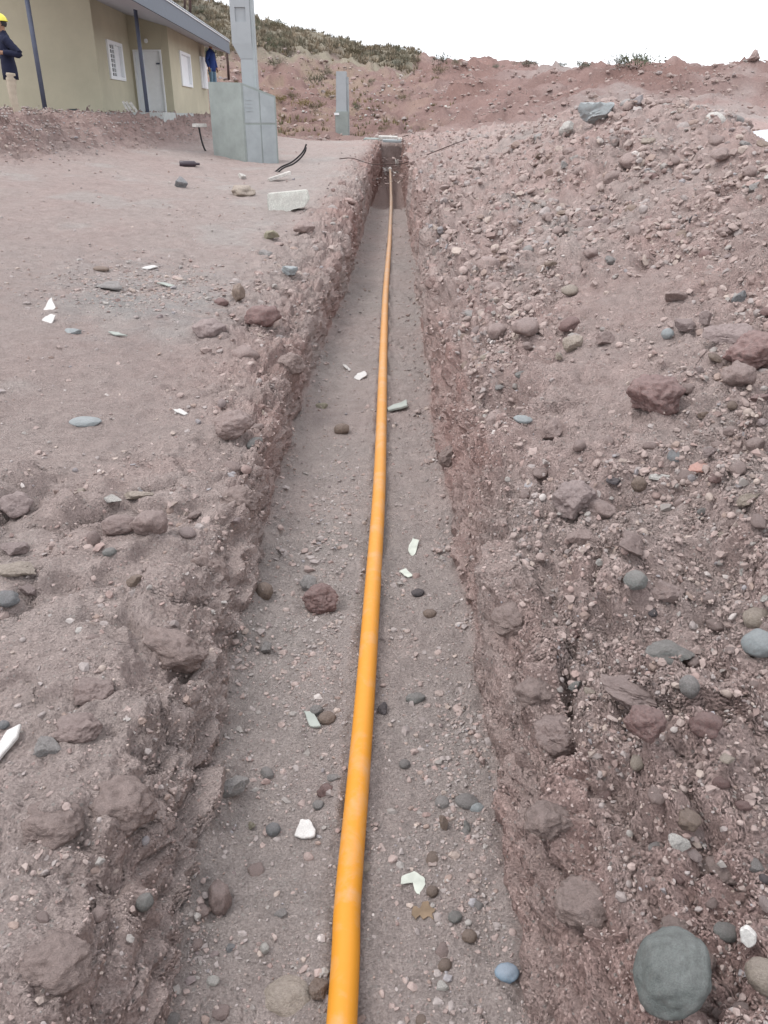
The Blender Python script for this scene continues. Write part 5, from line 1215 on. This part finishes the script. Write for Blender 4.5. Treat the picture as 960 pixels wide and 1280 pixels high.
# ------------------------------------------------------------------ people
def skin_body(name, joints, edges, mat, parent, root=0, sub=2):
    me = bpy.data.meshes.new(name); me.from_pydata([j[0] for j in joints], edges, []); me.update()
    o = bpy.data.objects.new(name, me); C.objects.link(o)
    if parent: o.parent = parent
    sk = o.modifiers.new('skin', 'SKIN'); sk.use_smooth_shade = True
    for i, j in enumerate(joints):
        r = j[1]; me.skin_vertices[0].data[i].radius = (r, r) if not hasattr(r, '__len__') else r
        me.skin_vertices[0].data[i].use_root = (i == root)
    ss = o.modifiers.new('subsurf', 'SUBSURF'); ss.levels = sub; ss.render_levels = sub
    me.materials.append(mat); return o
skin_m = simple('skin', (.30, .17, .11), rough=.6, var=.08)
def person(loc, rz, label, jacket, trousers, hair, helmet=None, pose='stand', H=1.72):
    e = empty('person', loc, rz); tag(e, label, 'person'); s = H / 1.75
    V3 = lambda x, y, z: (x * s, y * s, z * s)
    # faces +X locally; arms: right elbow bent, left arm forward
    el_r, ha_r = (( -.06, -.33, 1.12), (.20, -.20, 1.17)) if pose == 'bent' else ((-.02, -.30, 1.12), (.06, -.29, .86))
    el_l, ha_l = ((-.20, .30, 1.15), (.10, .24, 1.18)) if pose == 'bent' else ((-.02, .30, 1.12), (.06, .29, .86))
    J = [(V3(0, 0, .95), (.085, .10)), (V3(0, 0, 1.2), (.085, .10)), (V3(0, 0, 1.40), (.075, .09)), (V3(.01, 0, 1.53), .055), (V3(.035, 0, 1.60), (.088, .080)), (V3(.025, 0, 1.68), (.105, .092)),
         (V3(0, -.16, 1.41), .040), (V3(*el_r), .042), (V3(*ha_r), .030), (V3(0, .16, 1.41), .040), (V3(*el_l), .042), (V3(*ha_l), .030),
         (V3(0, -.10, .88), .085), (V3(.02, -.12, .48), .058), (V3(-.02, -.13, .09), .040), (V3(.14, -.14, .04), .036), (V3(0, .10, .88), .085), (V3(.03, .12, .48), .058), (V3(.0, .14, .09), .040), (V3(.16, .15, .04), .036)]
    E = [(0, 1), (1, 2), (2, 3), (3, 4), (4, 5), (2, 6), (6, 7), (7, 8), (2, 9), (9, 10), (10, 11), (0, 12), (12, 13), (13, 14), (14, 15), (0, 16), (16, 17), (17, 18), (18, 19)]
    J.append((V3(.015, 0, 1.73), (.09, .08))); E.append((5, len(J) - 1))
    # fingers and thumbs
    for hi_, ei_ in ((8, 7), (11, 10)):
        h = Vector(J[hi_][0]); d = (h - Vector(J[ei_][0])).normalized(); w_ = d.cross(Vector((0, 1, 0))).normalized(); sd = d.cross(w_).normalized()
        J.append((tuple(h + d * .05), .026)); E.append((hi_, len(J) - 1)); palm = len(J) - 1
        for q, ln_ in ((-.030, .055), (-.010, .07), (.010, .065), (.030, .05)):
            J.append((tuple(h + d * (.09) + w_ * q), .010)); E.append((palm, len(J) - 1)); J.append((tuple(h + d * (.09 + ln_) + w_ * q * 1.1 + sd * .02), .008)); E.append((len(J) - 2, len(J) - 1))
        J.append((tuple(h + d * .05 + w_ * -.05 + sd * .02), .011)); E.append((hi_, len(J) - 1))
    skin_body('body', J, E, skin_m, e)
    nose = [((.085 * s, 0, 1.655 * s), .016), ((.112 * s, 0, 1.63 * s), .016)]
    skin_body('nose', nose, [(0, 1)], skin_m, e, 0, 1)
    def cloth(name, secs, tubes, mat):
        """rings of (height, depth, half width, forward) for the trunk plus sleeves or legs, one mesh"""
        bm = bmesh.new(); prev = None; first = None; seg = 20
        for z_, dx_, wy_, fx_ in secs:
            ring = [bm.verts.new(V3(fx_ + dx_ * math.cos(2 * math.pi * k / seg) * (1 + .03 * math.sin(5 * z_ * 9 + k)), wy_ * math.sin(2 * math.pi * k / seg), z_ + .006 * math.sin(k * 2.1 + z_ * 30))) for k in range(seg)]
            if prev:
                for k in range(seg): bm.faces.new([prev[k], prev[(k + 1) % seg], ring[(k + 1) % seg], ring[k]])
            else: first = ring
            prev = ring
        bm.faces.new(first[::-1]); bm.faces.new(prev)
        for pts, rad in tubes:
            P = spline(pts, 5); rr = np.interp(np.linspace(0, len(pts) - 1, len(P)), range(len(pts)), rad)
            tmp = tube('tmp', P, [r * (1 + .06 * math.sin(i_ * 2.3)) for i_, r in enumerate(rr)], mat, None, 14, True, False); bm.from_mesh(tmp.data); me_ = tmp.data; bpy.data.objects.remove(tmp); bpy.data.meshes.remove(me_)
        return bm_obj(name, bm, mat, e, 0, True)
    sl_ = []
    for sh_, el_, ha_ in ((6, 7, 8), (9, 10, 11)):
        a_, b_, c_ = Vector(J[sh_][0]), Vector(J[el_][0]), Vector(J[ha_][0])
        sl_.append(([a_ + Vector((0, 0, -.005)), a_.lerp(b_, .5), b_, b_.lerp(c_, .5), b_.lerp(c_, .9)], [.082, .072, .062, .056, .047]))
    cloth('jacket', [(.74, .138, .19, 0), (.84, .142, .190, 0), (.95, .138, .180, .005), (1.08, .125, .168, .01), (1.22, .130, .182, .01), (1.34, .125, .198, .005), (1.42, .108, .200, 0), (1.47, .085, .155, 0), (1.51, .068, .085, .005), (1.55, .060, .062, .01)], sl_, jacket)
    lg_ = [([Vector(J[a][0]) + Vector((0, 0, -.04)), Vector(J[a][0]).lerp(Vector(J[b][0]), .5), Vector(J[b][0]), Vector(J[b][0]).lerp(Vector(J[c][0]), .5), Vector(J[c][0])], [.098, .088, .072, .066, .062]) for a, b, c in ((12, 13, 14), (16, 17, 18))]
    cloth('trousers', [(.70, .08, .12, 0), (.76, .10, .155, 0), (.86, .108, .158, 0), (.98, .10, .145, 0)], lg_, trousers)
    for sgn in (-1, 1):
        skin_body('boot', [(V3(-.03, sgn * .135, .07), .055), (V3(.06, sgn * .14, .05), .052), (V3(.17, sgn * .145, .04), .042)], [(0, 1), (1, 2)], black_m, e)
        skin_body('ear', [((.02 * s, sgn * .085 * s, 1.66 * s), .014), ((.02 * s, sgn * .088 * s, 1.63 * s), .011)], [(0, 1)], skin_m, e, 0, 1)
    hb = bmesh.new(); bmesh.ops.create_icosphere(hb, subdivisions=3, radius=1.0)
    bmesh.ops.delete(hb, geom=[v for v in hb.verts if v.co.z < -.55 or (v.co.x > .30 and v.co.z < .45)], context='VERTS')
    for v in hb.verts: v.co = Vector((v.co.x * .108, v.co.y * .092, v.co.z * .12)) * s + Vector((.015 * s, 0, 1.675 * s))
    bm_obj('hair', hb, hair, e, 0, True)
    if helmet:
        hb = bmesh.new(); bmesh.ops.create_uvsphere(hb, u_segments=28, v_segments=18, radius=1.0)
        bmesh.ops.delete(hb, geom=[v for v in hb.verts if v.co.z < -.05], context='VERTS')
        for v in hb.verts:
            rim = 1.09 if v.co.z < .06 else 1.0
            v.co = Vector((v.co.x * .130 * rim + (.03 if rim > 1 and v.co.x > 0 else 0), v.co.y * .115 * rim, v.co.z * .13)) * s + Vector((.02 * s, 0, 1.70 * s))
        ho_ = bm_obj('hard_hat', hb, helmet, e, 0, True); so = ho_.modifiers.new('thick', 'SOLIDIFY'); so.thickness = .006
    return e
px1 = at(23, 150, 17.6)
person((px1.x, 17.6, at(0, 153, 17.6).z), math.radians(205), 'person in yellow hard hat, navy jacket and beige trousers at the left edge', simple('navy_cloth', (.012, .014, .035), rough=.9, var=.2), simple('beige_cloth', (.40, .34, .27), rough=.9, var=.1), black_m, simple('yellow_plastic', (.75, .68, .10), rough=.35), 'bent', 1.74)
px2 = at(265, 90, 36.5)
person((px2.x, 36.5, at(265, 116, 36.5).z), math.radians(-20), 'person in blue jacket and pale blue jeans beyond the corner of the house', simple('blue_cloth', (.02, .045, .17), rough=.9, var=.2), simple('jeans', (.13, .21, .28), rough=.9, var=.15), black_m, None, 'stand', 1.75)

# ------------------------------------------------------------------ plants
def leaf_mat(name, col):
    return simple(name, col, rough=.8, var=.35, scale=3.0, obj_var=.25, spec=.2)
lm = {'dark': leaf_mat('dark_leaf', (.150, .138, .10)), 'green': leaf_mat('green_leaf', (.11, .12, .08)), 'dry': leaf_mat('dry_twigs', (.150, .125, .080)), 'grey': leaf_mat('grey_leaf', (.15, .15, .12)), 'straw': leaf_mat('straw', (.24, .19, .09))}
wood = simple('shrub_wood', (.10, .08, .06), rough=.95, var=.2)
def shrub_mesh(seed, nl=420, flat=.75, spiky=.3):
    r = np.random.default_rng(seed); cl = r.normal(size=(14, 3)) * [.36, .36, .26]; cl[:, 2] = np.abs(cl[:, 2]) * flat + .30
    V, Fa = [], []
    for i in range(nl):
        c = cl[r.integers(14)] + r.normal(size=3) * .12; s = r.uniform(.035, .085); c[2] = max(c[2], .02)
        a = r.normal(size=3); a /= np.linalg.norm(a); b = np.cross(a, r.normal(size=3)); b /= np.linalg.norm(b)
        if r.random() < spiky: a = np.array([c[0] * .8, c[1] * .8, 1.0]); a /= np.linalg.norm(a); s2 = s * 2.4
        else: s2 = s * 1.3
        V += [c - b * s * .5, c + b * s * .5, c + a * s2]; Fa.append((3 * i, 3 * i + 1, 3 * i + 2))
    V = np.array(V); base = len(V)
    st = []
    for k in range(7):   # stems
        tip = cl[k]; w_ = .018
        V = np.vstack([V, [[-w_, 0, -.1], [w_, 0, -.1], [0, w_, -.1], tip]]); q = base + 4 * k
        st += [(q, q + 1, q + 3), (q + 1, q + 2, q + 3), (q + 2, q, q + 3)]
    mi_ = [0] * len(Fa) + [1] * len(st)
    return V, np.array(Fa + st), mi_
SH = {}
def shrub(px, py, wpx, hpx, kind, label, group=None, Y=None, seed=None):
    P, N, z = spot(px, py, 3)
    k = z / F; sd = (int(px) + int(py)) % 5 if seed is None else seed
    key = (sd, kind)
    if key not in SH:
        V, Fa, mi_ = shrub_mesh(sd + 40, 420 if kind != 'big' else 900); o = mesh_np('shrub', V, Fa, link=False, smooth_=False, mats=[lm[kind], wood], midx=mi_); SH[key] = o.data; bpy.data.objects.remove(o)
    o = bpy.data.objects.new('shrub', SH[key]); C.objects.link(o)
    o.location = P - Vector((0, 0, .05)); o.scale = (wpx * k * .75, wpx * k * .75, hpx * k * 1.05); o.rotation_euler = (0, 0, (px * 37 % 628) / 100)
    return tag(o, label, 'shrub', group)
NS = [(343, 84, 20, 15, 'dark', 'dark shrub at the top of the red cut right of the big pole'), (397, 104, 24, 17, 'dark', 'dark round shrub on the red slope left of the distant pole'), (378, 133, 24, 14, 'straw', 'straw coloured tuft below the dark round shrub'),
      (364, 121, 16, 11, 'dry', 'brown shrub left of the straw coloured tuft'), (349, 128, 20, 12, 'straw', 'yellowish grass tuft just right of the meter box'), (395, 137, 18, 12, 'dry', 'dull shrub with white litter at its foot'), (411, 122, 15, 12, 'straw', 'yellowish tuft close left of the distant pole'),
      (504, 127, 15, 10, 'dry', 'lone dull shrub on the bare red slope'), (479, 163, 14, 10, 'dry', 'small tuft above the slabs at the trench end'), (546, 92, 20, 13, 'dry', 'dull round shrub high on the slope under the skyline'),
      (409, 95, 15, 11, 'dark', 'dark shrub beside the top of the distant pole'), (463, 104, 10, 9, 'dark', 'small dark bush above the rubbish on the slope'), (447, 137, 10, 12, 'green', 'small green bush right of the distant pole'),
      (796, 85, 46, 22, 'green', 'bushy green shrub on the right skyline'), (773, 84, 20, 19, 'grey', 'smaller greyish shrub on the skyline left of the green one'), (727, 85, 24, 12, 'grey', 'low shrub on the skyline right of centre'),
      (660, 80, 30, 9, 'grey', 'low flat shrub on the middle skyline'), (706, 79, 14, 8, 'grey', 'thin shrub on the skyline between two low ones'), (568, 82, 10, 14, 'dark', 'small dark upright bush on the skyline'), (551, 78, 20, 14, 'grey', 'airy shrub on the skyline left of the dark upright bush'),
      (620, 83, 16, 6, 'grey', 'tiny shrub on the skyline left of the middle')]
for t in NS: shrub(*t)
# scrub on the hill: one by one along the skyline and down the slope
fx, fy, fz = project(FAR); Xf_, Yf_ = FAR[..., 0], FAR[..., 1]
tf = Xf_ / np.maximum(Yf_, 1); zs = ip(tf, [-.5, -.17, -.05, .03, .1], [62, 78, 94, 91, 300])
d1 = np.stack([np.gradient(fx, axis=0), np.gradient(fy, axis=0)], -1); d2 = np.stack([np.gradient(fx, axis=1), np.gradient(fy, axis=1)], -1)
areaf = np.clip(np.abs(d1[..., 0] * d2[..., 1] - d1[..., 1] * d2[..., 0]), 0, 40)
mk = (Yf_ > zs) & (Yf_ < 126) & (fx > 150) & (fx < 600) & (fy > -40) & (fy < 110)
wv = ((areaf + .6) * mk).ravel(); wv = wv / wv.sum(); ch = rng.choice(len(wv), 150, p=wv)
for i in ch:
    P = FAR.reshape(-1, 3)[i]; sd = int(rng.integers(0, 5)); kd = ('dark', 'dark', 'grey', 'green', 'dry')[int(rng.integers(0, 5))]
    key = (sd, kd)
    if key not in SH:
        V, Fa, mi_ = shrub_mesh(sd + 40); o = mesh_np('shrub', V, Fa, link=False, smooth_=False, mats=[lm[kd], wood], midx=mi_); SH[key] = o.data; bpy.data.objects.remove(o)
    o = bpy.data.objects.new('shrub', SH[key]); C.objects.link(o); o.location = (P[0], P[1], P[2] - .1)
    s = rng.uniform(.6, 1.5); o.scale = (s, s, s * rng.uniform(.55, .95)); o.rotation_euler = (0, 0, rng.uniform(0, 6))
    X__, Y__ = float(fx.ravel()[i]), float(fy.ravel()[i])
    wr = {'dark': 'dark', 'grey': 'greyish', 'green': 'green', 'dry': 'dry brown'}[kd]
    tag(o, f"{wr} {'large' if s > 1.15 else 'small'} shrub on the scrubby hill {'behind the house roof' if X__ < 290 else 'right of the big pole' if X__ < 400 else 'above the distant pole' if X__ < 470 else 'where the hill falls away'}{', high up' if Y__ < 45 else ', low down' if Y__ > 75 else ''}", 'shrub', 'shrubs on the scrubby hill')
# tussocks that read as one cover
def tufts(name, mask, cnt, smin, smax, cols, label):
    w_ = ((areaf + .3) * mask).ravel(); w_ = w_ / w_.sum(); ii = rng.choice(len(w_), cnt, p=w_); P = FAR.reshape(-1, 3)[ii] + rng.normal(size=(cnt, 3)) * [.35, .35, 0]
    nb = 9; s = rng.uniform(smin, smax, cnt)
    a = rng.uniform(0, 6.28, (cnt, nb)); r_ = rng.uniform(.05, .5, (cnt, nb)); b = np.stack([np.cos(a) * r_, np.sin(a) * r_, 0 * a], -1) * s[:, None, None] + P[:, None]
    t1 = np.stack([-np.sin(a), np.cos(a), 0 * a], -1) * (.13 * s)[:, None, None]
    tip = b + np.stack([np.cos(a) * .4, np.sin(a) * .4, rng.uniform(.4, 1.0, (cnt, nb))], -1) * s[:, None, None]
    V = np.stack([b - t1 - [0, 0, .05], b + t1 - [0, 0, .05], tip], 2).reshape(-1, 3); Fa = np.arange(len(V)).reshape(-1, 3)
    o = mesh_np(name, V, Fa, MATS['gravel_mix'], smooth_=False); c = np.array(cols)[rng.integers(0, len(cols), cnt)] * rng.uniform(.8, 1.2, (cnt, 1)); set_color(o, np.repeat(c, nb * 3, 0)); tag(o, label, 'grass', kind='stuff'); return o
tufts('scrub', mk, 6000, .2, .65, [(.20, .17, .125), (.23, .19, .14), (.26, .21, .155), (.16, .145, .11)], 'low scrub and dry grass covering the hill')
mk2 = (Yf_ > 40) & (Yf_ < zs) & (fx > 240) & (fx < 560) & (fy > 60) & (fy < 175) & (fbm(Xf_ * .25, Yf_ * .2, Xf_ * 0, 3) > .02)
tufts('dry_grass', mk2, 900, .10, .28, [(.24, .19, .11), (.19, .15, .09), (.13, .12, .07)], 'dry grass tufts scattered over the red slope')
# rubbish and pale stones scattered on the slope above the trench
lt = [(478, 112), (484, 118), (474, 124), (491, 113), (480, 128), (470, 117), (461, 137), (467, 142), (472, 141), (458, 145), (449, 146), (474, 151), (473, 157), (498, 121), (536, 137), (537, 149), (559, 137), (520, 149), (612, 108), (504, 161), (380, 138), (384, 144), (424, 146), (455, 148), (539, 131), (486, 106), (512, 101), (500, 96)]
for i, (px, py) in enumerate(lt):
    P, N, z = spot(px, py, 3); k = z / F
    o = bpy.data.objects.new('rubbish_scrap', stone_mesh('angular', 300 + i % 4, 2, 'pale_stone' if i % 3 else 'white_tile')); C.objects.link(o); o.location = P + Vector((0, 0, .05)); s = rng.uniform(1.2, 2.4) * k; o.scale = (s * 1.3, s, s * .8); o.rotation_euler = (0, 0, i)
    tag(o, f"{'pale' if i % 3 else 'white'} scrap of rubbish on the slope {'right of' if px > 505 else 'left of' if px < 465 else 'above'} the trench end{', higher up' if py < 125 else ', lower down' if py > 142 else ''}", 'litter', 'scraps of rubbish on the slope')
# the stump of rock on the right skyline
S(945, 74, 20, 20, 'angular', 'clay_clod', 'block of red rock standing up on the skyline at the right', seed=210, sink=.2)
